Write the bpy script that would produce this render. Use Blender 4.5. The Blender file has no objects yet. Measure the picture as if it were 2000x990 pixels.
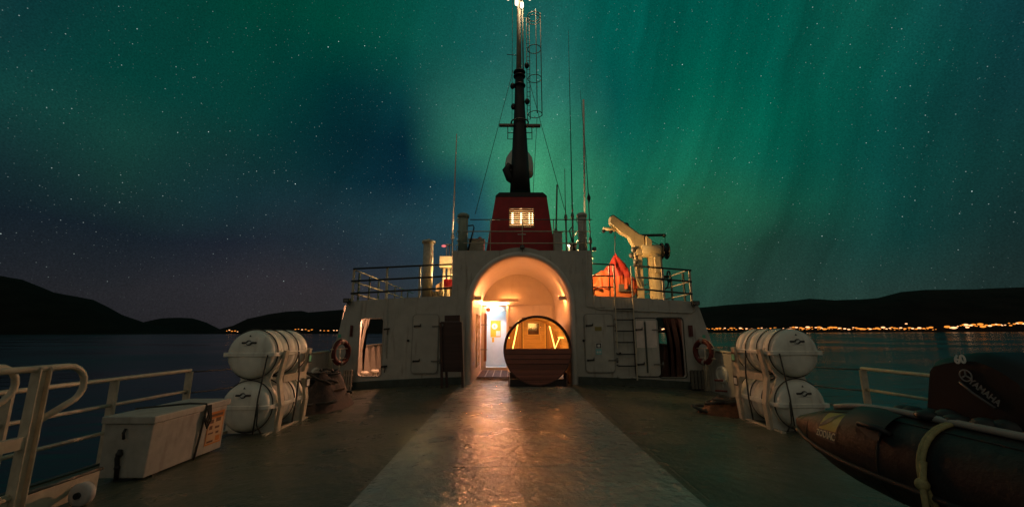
import bpy, bmesh, math, random
from mathutils import Vector, Matrix, noise as mnoise
random.seed(7)
PI = math.pi
S = bpy.context.scene
COL = S.collection

# ------------------------------------------------------------------ camera
F_PX = 800.0                                   # focal length for a 2000 px wide frame
PITCH, YAW, ROLL = math.atan(153/800), math.radians(.5), .0026
EYE = Vector((0, 0, 1.5))
FW = Vector((math.sin(YAW)*math.cos(PITCH), math.cos(YAW)*math.cos(PITCH), math.sin(PITCH)))
R0 = Vector((math.cos(YAW), -math.sin(YAW), 0)); U0 = R0.cross(FW)
RT = R0*math.cos(ROLL) - U0*math.sin(ROLL); UP = U0*math.cos(ROLL) + R0*math.sin(ROLL)
cd = bpy.data.cameras.new('camera'); cam = bpy.data.objects.new('camera', cd); COL.objects.link(cam)
cd.sensor_width = 36; cd.lens = 36*F_PX/2000; cd.clip_start = .05; cd.clip_end = 60000
M = Matrix((RT, UP, -FW)).transposed().to_4x4(); M.translation = EYE; cam.matrix_world = M
S.camera = cam

# ------------------------------------------------------------------ render settings, sky, moon
S.view_settings.view_transform = 'Standard'; S.view_settings.look = 'None'
S.view_settings.gamma = 1; S.view_settings.exposure = 0
try: S.view_settings.use_curve_mapping = False
except Exception: pass
S.render.engine = 'CYCLES'
S.cycles.use_denoising = True
S.cycles.max_bounces = 6; S.cycles.diffuse_bounces = 3; S.cycles.glossy_bounces = 3
S.cycles.sample_clamp_indirect = 4
S.cycles.caustics_reflective = False; S.cycles.caustics_refractive = False

SUN_ELEV, SUN_ROT = math.radians(38), math.radians(205)
SKY_GAIN = 1.0

def lin(c):
    return tuple((x/255/12.92 if x/255 <= .04045 else ((x/255+.055)/1.055)**2.4) for x in c)

world = bpy.data.worlds.new('World'); S.world = world; world.use_nodes = True
nt = world.node_tree; nt.nodes.clear()
def wn(t, **k):
    n = nt.nodes.new(t)
    for a, b in k.items(): setattr(n, a, b)
    return n
def wl(a, b): nt.links.new(a, b)
def wmath(op, a, b=None, c=None, clamp=False):
    n = wn('ShaderNodeMath', operation=op, use_clamp=clamp)
    for i, v in enumerate((a, b, c)):
        if v is None: continue
        if isinstance(v, (int, float)): n.inputs[i].default_value = v
        else: wl(v, n.inputs[i])
    return n.outputs[0]
tc = wn('ShaderNodeTexCoord'); dirv = tc.outputs['Generated']
sep = wn('ShaderNodeSeparateXYZ'); wl(dirv, sep.inputs[0])
az = wmath('ARCTAN2', sep.outputs[0], sep.outputs[1])          # 0 = aft, + to starboard
el = wmath('ARCSINE', sep.outputs[2])
azd = wmath('MULTIPLY', az, 180/PI); eld = wmath('MULTIPLY', el, 180/PI)
# gentle warp so that the bands are uneven
nz = wn('ShaderNodeTexNoise'); nz.inputs['Scale'].default_value = 3.2; nz.inputs['Detail'].default_value = 2
wl(dirv, nz.inputs['Vector'])
sc_ = wn('ShaderNodeSeparateColor'); wl(nz.outputs['Color'], sc_.inputs[0])
azw = wmath('ADD', azd, wmath('MULTIPLY', wmath('SUBTRACT', sc_.outputs[0], .5), 9))
elw = wmath('ADD', eld, wmath('MULTIPLY', wmath('SUBTRACT', sc_.outputs[1], .5), 7))
fac = wmath('ADD', wmath('DIVIDE', azw, 360), .5)
AZ = [-55, -45, -35, -25, -15, -5, 5, 15, 25, 35, 45, 55]
REAR_LOW, REAR_MID, REAR_TOP = (80, 75, 67), (93, 87, 76), (78, 79, 69)
SKY = [
 (0,  [(24,25,28),(30,30,34),(40,37,40),(44,42,42),(46,44,46),(46,54,50),(44,70,56),(40,64,50),(38,60,50),(34,54,48),(30,48,44),(28,40,40)], REAR_LOW),
 (5,  [(24,28,34),(34,34,38),(40,39,44),(46,42,46),(46,46,50),(38,56,60),(40,86,64),(34,70,54),(32,62,50),(32,58,50),(28,50,46),(24,42,42)], REAR_LOW),
 (10, [(18,30,38),(20,30,38),(26,32,42),(30,40,48),(36,46,56),(34,60,70),(50,120,84),(28,92,66),(36,80,56),(26,60,50),(12,54,50),(22,46,46)], REAR_MID),
 (15, [(18,46,48),(20,52,48),(18,46,50),(22,44,52),(28,56,64),(30,74,84),(66,148,104),(20,96,70),(34,96,66),(16,80,62),(8,62,56),(16,54,52)], REAR_MID),
 (20, [(14,60,56),(18,64,56),(14,50,48),(8,42,48),(6,38,52),(22,70,78),(66,152,108),(16,98,76),(20,102,76),(4,82,66),(4,66,58),(14,54,56)], REAR_MID),
 (25, [(12,54,54),(4,62,54),(6,58,52),(3,38,44),(3,36,48),(44,114,94),(56,136,102),(8,90,76),(10,98,76),(0,86,68),(4,76,64),(12,58,60)], REAR_MID),
 (30, [(10,50,52),(4,60,52),(2,62,52),(0,44,46),(6,52,56),(42,108,92),(48,118,100),(4,82,74),(0,88,70),(0,80,66),(8,78,66),(14,62,66)], REAR_TOP),
 (37, [(10,50,52),(4,60,50),(0,62,48),(0,66,52),(6,78,66),(18,84,78),(34,94,88),(2,86,76),(0,82,70),(0,76,64),(10,78,66),(14,66,68)], REAR_TOP),
 (46, [(10,50,52),(4,58,50),(0,60,46),(0,66,52),(2,74,62),(6,80,72),(10,86,78),(2,84,74),(0,78,68),(0,70,62),(8,76,64),(12,66,68)], REAR_TOP),
 (75, [(52,66,56)]*12, REAR_TOP),
]
prev = None
for i, (e, cols, rear) in enumerate(SKY):
    r = wn('ShaderNodeValToRGB'); cr = r.color_ramp; cr.interpolation = 'LINEAR'
    stops = [(-180, rear), (-110, rear)] + [(-72, tuple(.6*a+.4*b for a, b in zip(cols[0], rear)))] + list(zip(AZ, cols)) + [(72, tuple(.6*a+.4*b for a, b in zip(cols[-1], rear)))] + [(110, rear), (180, rear)]
    while len(cr.elements) < len(stops): cr.elements.new(.5)
    for el_, (a, c) in zip(cr.elements, stops): el_.position = (a+180)/360
    for el_, (a, c) in zip(cr.elements, stops): el_.color = (*lin(c), 1)
    wl(fac, r.inputs[0])
    if prev is None: prev = r.outputs[0]
    else:
        mr = wn('ShaderNodeMapRange', interpolation_type='LINEAR', clamp=True)
        mr.inputs[1].default_value = SKY[i-1][0]; mr.inputs[2].default_value = e
        wl(elw, mr.inputs[0])
        mx = wn('ShaderNodeMix', data_type='RGBA'); wl(mr.outputs[0], mx.inputs[0]); wl(prev, mx.inputs[6]); wl(r.outputs[0], mx.inputs[7])
        prev = mx.outputs[2]
# aurora rays: streaks that run up the sky
cmb = wn('ShaderNodeCombineXYZ')
wl(wmath('ADD', wmath('MULTIPLY', azw, .22), wmath('MULTIPLY', eld, -.085)), cmb.inputs[0]); wl(wmath('MULTIPLY', eld, .018), cmb.inputs[1])
nr = wn('ShaderNodeTexNoise'); nr.inputs['Scale'].default_value = 1.0; nr.inputs['Detail'].default_value = 3; wl(cmb.outputs[0], nr.inputs['Vector'])
side = wmath('ADD', wmath('MULTIPLY', wmath('DIVIDE', azd, 20, clamp=True), .75), .3)
ray = wmath('ADD', wmath('MULTIPLY', wmath('MULTIPLY', wmath('SUBTRACT', nr.outputs[0], .5), side), 1.15), 1.0)
ng = wn('ShaderNodeTexNoise'); ng.inputs['Scale'].default_value = 420; ng.inputs['Detail'].default_value = 1; wl(dirv, ng.inputs['Vector'])
grain = wmath('ADD', wmath('MULTIPLY', wmath('SUBTRACT', ng.outputs[0], .5), .8), 1.0)
vm = wn('ShaderNodeVectorMath', operation='SCALE'); wl(prev, vm.inputs[0]); wl(wmath('MULTIPLY', ray, grain), vm.inputs[3])
sky_col = vm.outputs[0]
# stars
def stars(scale, rad, power, gain):
    v = wn('ShaderNodeTexVoronoi', feature='F1'); v.inputs['Scale'].default_value = scale; wl(dirv, v.inputs['Vector'])
    s = wn('ShaderNodeSeparateColor'); wl(v.outputs['Color'], s.inputs[0])
    b = wmath('MULTIPLY', wmath('POWER', s.outputs[0], power), gain)
    m = wmath('SUBTRACT', 1.0, wmath('DIVIDE', v.outputs['Distance'], rad), clamp=True)
    return wmath('MULTIPLY', m, b), s.outputs[1]
s1, h1 = stars(105, .10, 3.0, .75)
s2, h2 = stars(44, .042, 2.8, 1.9)
s3, h3 = stars(170, .13, 1.5, .2)
stot = wmath('MULTIPLY', wmath('ADD', wmath('ADD', s1, s2), s3), wmath('DIVIDE', eld, 12, clamp=True))
sv = wn('ShaderNodeVectorMath', operation='SCALE'); sv.inputs[0].default_value = (.82, 1, .95); wl(stot, sv.inputs[3])
add = wn('ShaderNodeVectorMath', operation='ADD'); wl(sky_col, add.inputs[0]); wl(sv.outputs[0], add.inputs[1])
bg1 = wn('ShaderNodeBackground'); wl(add.outputs[0], bg1.inputs[0]); bg1.inputs[1].default_value = SKY_GAIN
nish = wn('ShaderNodeTexSky', sky_type='NISHITA'); nish.sun_disc = False; nish.sun_elevation = SUN_ELEV; nish.sun_rotation = SUN_ROT
bg2 = wn('ShaderNodeBackground'); wl(nish.outputs[0], bg2.inputs[0]); bg2.inputs[1].default_value = .0004
ash = wn('ShaderNodeAddShader'); wl(bg1.outputs[0], ash.inputs[0]); wl(bg2.outputs[0], ash.inputs[1])
wo = wn('ShaderNodeOutputWorld'); wl(ash.outputs[0], wo.inputs[0])
world.cycles.sampling_method = 'MANUAL'; world.cycles.sample_map_resolution = 256

ml = bpy.data.lights.new('moon', 'SUN'); ml.energy = .03; ml.angle = math.radians(12); ml.color = (1, .86, .7)
mo = bpy.data.objects.new('moon', ml); COL.objects.link(mo)
sd = Vector((math.sin(SUN_ROT)*math.cos(SUN_ELEV), math.cos(SUN_ROT)*math.cos(SUN_ELEV), math.sin(SUN_ELEV)))
mo.rotation_euler = sd.to_track_quat('Z', 'Y').to_euler()

# ------------------------------------------------------------------ helpers
def ray_dir(px, py):
    return FW + RT*((px-1000)/F_PX) + UP*((495-py)/F_PX)
def at(px, py, Y):
    d = ray_dir(px, py); return EYE + d*(Y/d.y)
CX = .25
def cam_z(x): return -.0068*(x-CX)**2            # the deck is cambered
def on_deck(px, py, dz=0):
    d = ray_dir(px, py); z = 0
    for _ in range(12):
        p = EYE + d*((z-1.5)/d.z); z = cam_z(p.x)+dz
    return p

def pm(name, col, rough=.5, metal=0, var=.14, scale=5, bump=0, bscale=30, spec=.5, rust=0, stretch=1, emit=None, estr=0):
    m = bpy.data.materials.new(name); m.use_nodes = True
    t = m.node_tree; b = t.nodes['Principled BSDF']
    L = t.links.new
    c = t.nodes.new('ShaderNodeTexCoord'); mp = t.nodes.new('ShaderNodeMapping'); L(c.outputs['Object'], mp.inputs[0])
    mp.inputs['Scale'].default_value = (1, 1, stretch)
    n = t.nodes.new('ShaderNodeTexNoise'); n.inputs['Scale'].default_value = scale; n.inputs['Detail'].default_value = 5; n.inputs['Roughness'].default_value = .62
    L(mp.outputs[0], n.inputs['Vector'])
    mx = t.nodes.new('ShaderNodeMix'); mx.data_type = 'RGBA'
    mr = t.nodes.new('ShaderNodeMapRange'); mr.inputs[1].default_value = .3; mr.inputs[2].default_value = .7; L(n.outputs[0], mr.inputs[0])
    L(mr.outputs[0], mx.inputs[0])
    mx.inputs[6].default_value = (*[x*(1-var) for x in col], 1); mx.inputs[7].default_value = (*[min(1, x*(1+var)) for x in col], 1)
    out = mx.outputs[2]
    if rust:
        mp2 = t.nodes.new('ShaderNodeMapping'); L(c.outputs['Object'], mp2.inputs[0]); mp2.inputs['Scale'].default_value = (5, 5, .7)
        n2 = t.nodes.new('ShaderNodeTexNoise'); n2.inputs['Scale'].default_value = 1.6; n2.inputs['Detail'].default_value = 6; L(mp2.outputs[0], n2.inputs['Vector'])
        r2 = t.nodes.new('ShaderNodeMapRange'); r2.inputs[1].default_value = .56; r2.inputs[2].default_value = .78; r2.inputs[4].default_value = rust; L(n2.outputs[0], r2.inputs[0])
        m2 = t.nodes.new('ShaderNodeMix'); m2.data_type = 'RGBA'; L(r2.outputs[0], m2.inputs[0]); L(out, m2.inputs[6]); m2.inputs[7].default_value = (.16, .09, .05, 1)
        out = m2.outputs[2]
    L(out, b.inputs['Base Color'])
    rr = t.nodes.new('ShaderNodeMapRange'); L(n.outputs[0], rr.inputs[0]); rr.inputs[3].default_value = max(0, rough-.1); rr.inputs[4].default_value = min(1, rough+.12)
    L(rr.outputs[0], b.inputs['Roughness'])
    b.inputs['Metallic'].default_value = metal; b.inputs['Specular IOR Level'].default_value = spec
    if bump:
        n3 = t.nodes.new('ShaderNodeTexNoise'); n3.inputs['Scale'].default_value = bscale; n3.inputs['Detail'].default_value = 4; L(mp.outputs[0], n3.inputs['Vector'])
        bp = t.nodes.new('ShaderNodeBump'); bp.inputs['Strength'].default_value = bump; bp.inputs['Distance'].default_value = .02; L(n3.outputs[0], bp.inputs['Height']); L(bp.outputs[0], b.inputs['Normal'])
    if emit:
        b.inputs['Emission Color'].default_value = (*emit, 1); b.inputs['Emission Strength'].default_value = estr
    return m

def planks(name, col, axis, pitch, rough=.55, gap=.35):
    """wood boards: tone per board, dark joints, grain along the board"""
    m = pm(name, col, rough); t = m.node_tree; L = t.links.new; b = t.nodes['Principled BSDF']
    c = t.nodes.new('ShaderNodeTexCoord'); s = t.nodes.new('ShaderNodeSeparateXYZ'); L(c.outputs['Object'], s.inputs[0])
    def mt(op, a, v, cl=False):
        n = t.nodes.new('ShaderNodeMath'); n.operation = op; n.use_clamp = cl
        for i, q in enumerate((a, v)):
            if q is None: continue
            if isinstance(q, (int, float)): n.inputs[i].default_value = q
            else: L(q, n.inputs[i])
        return n.outputs[0]
    u = mt('DIVIDE', s.outputs[axis], pitch); fr = mt('FRACT', u, None); ix = mt('FLOOR', u, None)
    w = t.nodes.new('ShaderNodeTexWhiteNoise'); w.noise_dimensions = '1D'; L(ix, w.inputs['W'])
    joint = mt('MULTIPLY', mt('GREATER_THAN', fr, .05), 1)
    mp = t.nodes.new('ShaderNodeMapping'); L(c.outputs['Object'], mp.inputs[0])
    scl = [2.2, 2.2, 2.2]; scl[axis] = 34; mp.inputs['Scale'].default_value = scl
    g = t.nodes.new('ShaderNodeTexNoise'); g.inputs['Scale'].default_value = 1.5; g.inputs['Detail'].default_value = 6; L(mp.outputs[0], g.inputs['Vector'])
    v = mt('MULTIPLY', mt('ADD', mt('MULTIPLY', w.outputs[0], .45), mt('ADD', mt('MULTIPLY', g.outputs[0], .7), .42)), mt('ADD', mt('MULTIPLY', joint, 1-gap), gap))
    vs = t.nodes.new('ShaderNodeVectorMath'); vs.operation = 'SCALE'; vs.inputs[0].default_value = col; L(v, vs.inputs[3])
    L(vs.outputs[0], b.inputs['Base Color'])
    return m

def emitter(name, col, strength):
    m = bpy.data.materials.new(name); m.use_nodes = True; t = m.node_tree; t.nodes.clear()
    e = t.nodes.new('ShaderNodeEmission'); e.inputs[0].default_value = (*col, 1); e.inputs[1].default_value = strength
    o = t.nodes.new('ShaderNodeOutputMaterial'); t.links.new(e.outputs[0], o.inputs[0]); return m

WL = {}
def wloc(o):
    return WL.get(o.name, Vector((0, 0, 0)))
def tag(o, label=None, cat=None, group=None, kind=None):
    if label: o['label'] = label
    if cat: o['category'] = cat
    if group: o['group'] = group
    if kind: o['kind'] = kind
    return o
def thing(name, loc, label, cat, group=None):
    o = bpy.data.objects.new(name, None); COL.objects.link(o); o.empty_display_size = .2
    o.location = loc; WL[o.name] = Vector(loc); return tag(o, label, cat, group)

class MB:
    def __init__(s): s.v = []; s.f = []; s.m = []; s.sm = []
    def add(s, vs, fs, mi=0, smooth=False):
        o = len(s.v); s.v += [Vector(v) for v in vs]
        for f in fs: s.f.append([i+o for i in f]); s.m.append(mi); s.sm.append(smooth)
        return s
    def box(s, a, b, mi=0):
        x0, y0, z0 = [min(p, q) for p, q in zip(a, b)]; x1, y1, z1 = [max(p, q) for p, q in zip(a, b)]
        return s.add([(x0,y0,z0),(x1,y0,z0),(x1,y1,z0),(x0,y1,z0),(x0,y0,z1),(x1,y0,z1),(x1,y1,z1),(x0,y1,z1)],
                     [(0,3,2,1),(4,5,6,7),(0,1,5,4),(1,2,6,5),(2,3,7,6),(3,0,4,7)], mi)
    def bar(s, p, q, w, d, up=(0,0,1), mi=0):
        p, q = Vector(p), Vector(q); t = (q-p).normalized(); u = Vector(up)
        if abs(t.dot(u)) > .98: u = Vector((0,1,0))
        a = t.cross(u).normalized()*w/2; b = a.cross(t).normalized()*d/2
        vs = [p-a-b,p+a-b,p+a+b,p-a+b,q-a-b,q+a-b,q+a+b,q-a+b]
        return s.add(vs, [(0,3,2,1),(4,5,6,7),(0,1,5,4),(1,2,6,5),(2,3,7,6),(3,0,4,7)], mi)
    def tube(s, pts, r, seg=10, closed=False, mi=0, caps=True):
        pts = [Vector(p) for p in pts]; n = len(pts)
        rs = r if isinstance(r, (list, tuple)) else [r]*n
        nrm = None; rings = []
        for i, p in enumerate(pts):
            if closed: t = pts[(i+1) % n]-pts[i-1]
            else: t = pts[min(i+1, n-1)]-pts[max(i-1, 0)]
            t.normalize()
            if nrm is None:
                nrm = t.orthogonal().normalized()
                if abs(t.z) < .9: nrm = (Vector((0,0,1))-t*t.z).normalized()
            else:
                nrm = (nrm-t*nrm.dot(t)).normalized()
            b = t.cross(nrm)
            rings.append([p+(nrm*math.cos(2*PI*k/seg)+b*math.sin(2*PI*k/seg))*rs[i] for k in range(seg)])
        vs = [v for rg in rings for v in rg]; fs = []
        for i in range(n if closed else n-1):
            j = (i+1) % n
            for k in range(seg): fs.append((i*seg+k, i*seg+(k+1) % seg, j*seg+(k+1) % seg, j*seg+k))
        s.add(vs, fs, mi, True)
        if caps and not closed:
            o = len(s.v)-len(vs)
            s.f.append([o+k for k in range(seg)][::-1]); s.m.append(mi); s.sm.append(False)
            s.f.append([o+(n-1)*seg+k for k in range(seg)]); s.m.append(mi); s.sm.append(False)
        return s
    def lathe(s, prof, origin, axis='z', seg=28, mi=0, smooth=True):
        """prof: list of (radius, position along the axis)"""
        o = Vector(origin); vs = []
        for r, h in prof:
            for k in range(seg):
                a = 2*PI*k/seg; c, d = r*math.cos(a), r*math.sin(a)
                vs.append(o+Vector({'z': (c, d, h), 'y': (c, h, d), 'x': (h, c, d)}[axis]))
        fs = []
        for i in range(len(prof)-1):
            for k in range(seg): fs.append((i*seg+k, i*seg+(k+1) % seg, (i+1)*seg+(k+1) % seg, (i+1)*seg+k))
        s.add(vs, fs, mi, smooth)
        b = len(s.v)-len(vs)
        if prof[0][0] > 1e-4: s.f.append([b+k for k in range(seg)]); s.m.append(mi); s.sm.append(False)
        if prof[-1][0] > 1e-4: s.f.append([b+(len(prof)-1)*seg+k for k in range(seg)]); s.m.append(mi); s.sm.append(False)
        return s
    def prism(s, poly, d0, d1, plane='xz', mi=0):
        """poly in 2D, extruded between d0 and d1 along the missing axis"""
        def mk(a, b, d): return {'xz': (a, d, b), 'xy': (a, b, d), 'yz': (d, a, b)}[plane]
        n = len(poly); vs = [mk(a, b, d0) for a, b in poly]+[mk(a, b, d1) for a, b in poly]
        return s.add(vs, [tuple(range(n)), tuple(range(2*n-1, n-1, -1))]+[(i, n+i, n+(i+1) % n, (i+1) % n) for i in range(n)], mi)
    def grid(s, fn, nu, nv, mi=0, smooth=True):
        vs = [fn(i/nu, j/nv) for j in range(nv+1) for i in range(nu+1)]
        return s.add(vs, [(j*(nu+1)+i, j*(nu+1)+i+1, (j+1)*(nu+1)+i+1, (j+1)*(nu+1)+i) for j in range(nv) for i in range(nu)], mi, smooth)
    def ball(s, c, r, seg=16, rings=10, mi=0):
        r = (r, r, r) if isinstance(r, (int, float)) else r
        prof = [(math.sin(PI*i/rings), -math.cos(PI*i/rings)) for i in range(rings+1)]
        n0 = len(s.v); s.lathe([(max(a, 1e-5), h) for a, h in prof], (0,0,0), 'z', seg, mi)
        for i in range(n0, len(s.v)):
            v = s.v[i]; s.v[i] = Vector((c[0]+v.x*r[0], c[1]+v.y*r[1], c[2]+v.z*r[2]))
        return s
    def mesh(s, mesh, fn, mi=0):
        return s.add([fn(v.co) for v in mesh.vertices], [tuple(p.vertices) for p in mesh.polygons], mi)
    def build(s, name, mats, parent=None, bevel=0, solid=0):
        mats = mats if isinstance(mats, (list, tuple)) else [mats]
        if parent is not None: off = wloc(parent)
        else:
            xs = [v.x for v in s.v]; ys = [v.y for v in s.v]
            off = Vector(((min(xs)+max(xs))/2, (min(ys)+max(ys))/2, min(v.z for v in s.v)))
        me = bpy.data.meshes.new(name); me.from_pydata([v-off for v in s.v], [], s.f)
        for m in mats: me.materials.append(m)
        for p, mi, sm in zip(me.polygons, s.m, s.sm): p.material_index = mi; p.use_smooth = sm
        bm = bmesh.new(); bm.from_mesh(me); bmesh.ops.recalc_face_normals(bm, faces=bm.faces); bm.to_mesh(me); bm.free()
        o = bpy.data.objects.new(name, me); COL.objects.link(o)
        if parent is not None: o.parent = parent; WL[o.name] = off
        else: o.location = off; WL[o.name] = off
        if solid:
            md = o.modifiers.new('solid', 'SOLIDIFY'); md.thickness = solid; md.offset = 0
        if bevel:
            md = o.modifiers.new('bevel', 'BEVEL'); md.width = bevel; md.segments = 2; md.limit_method = 'ANGLE'; md.angle_limit = math.radians(40)
        return o

def dup(o, off=(0,0,0), parent=None):
    c = o.copy(); COL.objects.link(c)
    if parent is not None: c.parent = parent
    else: c.location = o.location+Vector(off)
    for ch in list(o.children): dup(ch, parent=c)
    return c

def rrect(x0, z0, x1, z1, r, n=5):
    pts = []
    for cx, cz, a0 in ((x1-r, z0+r, -90), (x1-r, z1-r, 0), (x0+r, z1-r, 90), (x0+r, z0+r, 180)):
        for k in range(n+1):
            a = math.radians(a0+90*k/n); pts.append((cx+r*math.cos(a), cz+r*math.sin(a)))
    return pts
def flat(outline, holes=(), thick=.02):
    """a plate with holes as a mesh in the xy plane, centred on z = 0"""
    cu = bpy.data.curves.new('outline', 'CURVE'); cu.dimensions = '2D'; cu.fill_mode = 'BOTH'; cu.extrude = thick/2
    for pl in [outline]+list(holes):
        sp = cu.splines.new('POLY'); sp.points.add(len(pl)-1); sp.use_cyclic_u = True
        for p, (a, b) in zip(sp.points, pl): p.co = (a, b, 0, 1)
    o = bpy.data.objects.new('outline', cu); COL.objects.link(o); bpy.context.view_layer.update()
    me = bpy.data.meshes.new_from_object(o.evaluated_get(bpy.context.evaluated_depsgraph_get()))
    bpy.data.objects.remove(o); bpy.data.curves.remove(cu)
    return me
def upright(Y):                                   # (x, z) plate standing at Y
    return lambda v: Vector((v.x, Y-v.z, v.y))
def words(text, size, thick=.002, bold=0):
    cu = bpy.data.curves.new('words', 'FONT'); cu.body = text; cu.size = size; cu.extrude = thick/2; cu.align_x = 'CENTER'; cu.align_y = 'CENTER'; cu.offset = bold; cu.resolution_u = 3
    o = bpy.data.objects.new('words', cu); COL.objects.link(o); bpy.context.view_layer.update()
    me = bpy.data.meshes.new_from_object(o.evaluated_get(bpy.context.evaluated_depsgraph_get()))
    bpy.data.objects.remove(o); bpy.data.curves.remove(cu)
    return me
def frame(o, r, u):                               # plate coordinates onto a plane given by right and up
    o, r, u = Vector(o), Vector(r).normalized(), Vector(u).normalized(); n = r.cross(u)
    return lambda v: o+r*v.x+u*v.y+n*v.z
def arc(c, r, a0, a1, n, fn):
    return [fn(c[0]+r*math.cos(math.radians(a0+(a1-a0)*k/n)), c[1]+r*math.sin(math.radians(a0+(a1-a0)*k/n))) for k in range(n+1)]
def lamp(name, loc, energy, col, size=.06, parent=None, kind='POINT', rot=None, **k):
    l = bpy.data.lights.new(name, kind); l.energy = energy; l.color = col
    if kind in ('POINT', 'SPOT'): l.shadow_soft_size = size
    else: l.size = size
    for a, b in k.items(): setattr(l, a, b)
    o = bpy.data.objects.new(name, l); COL.objects.link(o); o.location = loc
    if rot: o.rotation_euler = rot
    if parent is not None: o.parent = parent; o.location = Vector(loc)-wloc(parent)
    return o

# ------------------------------------------------------------------ materials
white = pm('painted steel', (.50, .48, .42), .5, var=.14, scale=2.2, rust=.7, bump=.35, bscale=2.6)
cream = pm('rail paint', (.58, .50, .37), .45, var=.2, scale=9)
grp = pm('canister plastic', (.84, .81, .70), .45, var=.12, scale=5, rust=.32)
warmwall = pm('recess paint', (.66, .62, .55), .5, var=.06, scale=3, rust=.12)
doorwhite = pm('door paint', (.60, .74, .82), .45, var=.05)
black = pm('black paint', (.015, .014, .014), .5, var=.3)
rubber = pm('black rubber', (.02, .02, .021), .55, var=.3, scale=20)
steel = pm('worn steel', (.18, .17, .15), .45, .6, var=.3, scale=18)
red = pm('funnel red', (.44, .018, .02), .42, var=.22, scale=3)
ring_red = pm('lifebuoy red', (.11, .014, .01), .6, var=.2)
coam = pm('coaming paint', (.06, .075, .06), .5, var=.3, scale=6)
ventgreen = pm('vent paint', (.30, .36, .28), .5, var=.15, rust=.3)
rope = pm('rope', (.20, .15, .09), .85, var=.35, scale=40, bump=.5, bscale=120)
darkrope = pm('dark lashing', (.055, .048, .04), .8, var=.3, scale=30)
orange = pm('orange cover', (.52, .085, .022), .65, var=.25, scale=4, bump=.4, bscale=7)
redcover = pm('red cover', (.42, .03, .02), .65, var=.25, scale=4, bump=.4, bscale=7)
yellow = pm('sticker yellow', (.72, .42, .03), .5, var=.08)
logo_dark = pm('decal black', (.03, .03, .03), .5)
logo_white = pm('decal white', (.72, .72, .68), .5)
sign_green = pm('sign green', (.10, .48, .30), .5)
sign_cyan = pm('sign teal', (.25, .55, .55), .5)
barrelwood = planks('barrel staves', (.25, .085, .058), 2, .125, .5)
sauna_in = planks('pine boards', (.46, .23, .085), 0, .11, .5, .4)
darkwood = planks('dark boards', (.055, .026, .02), 2, .11, .5)
glass = bpy.data.materials.new('window glass'); glass.use_nodes = True
_b = glass.node_tree.nodes['Principled BSDF']; _b.inputs['Transmission Weight'].default_value = 1; _b.inputs['Roughness'].default_value = .02; _b.inputs['IOR'].default_value = 1.05
_b.inputs['Base Color'].default_value = (.93, .9, .85, 1)

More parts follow.
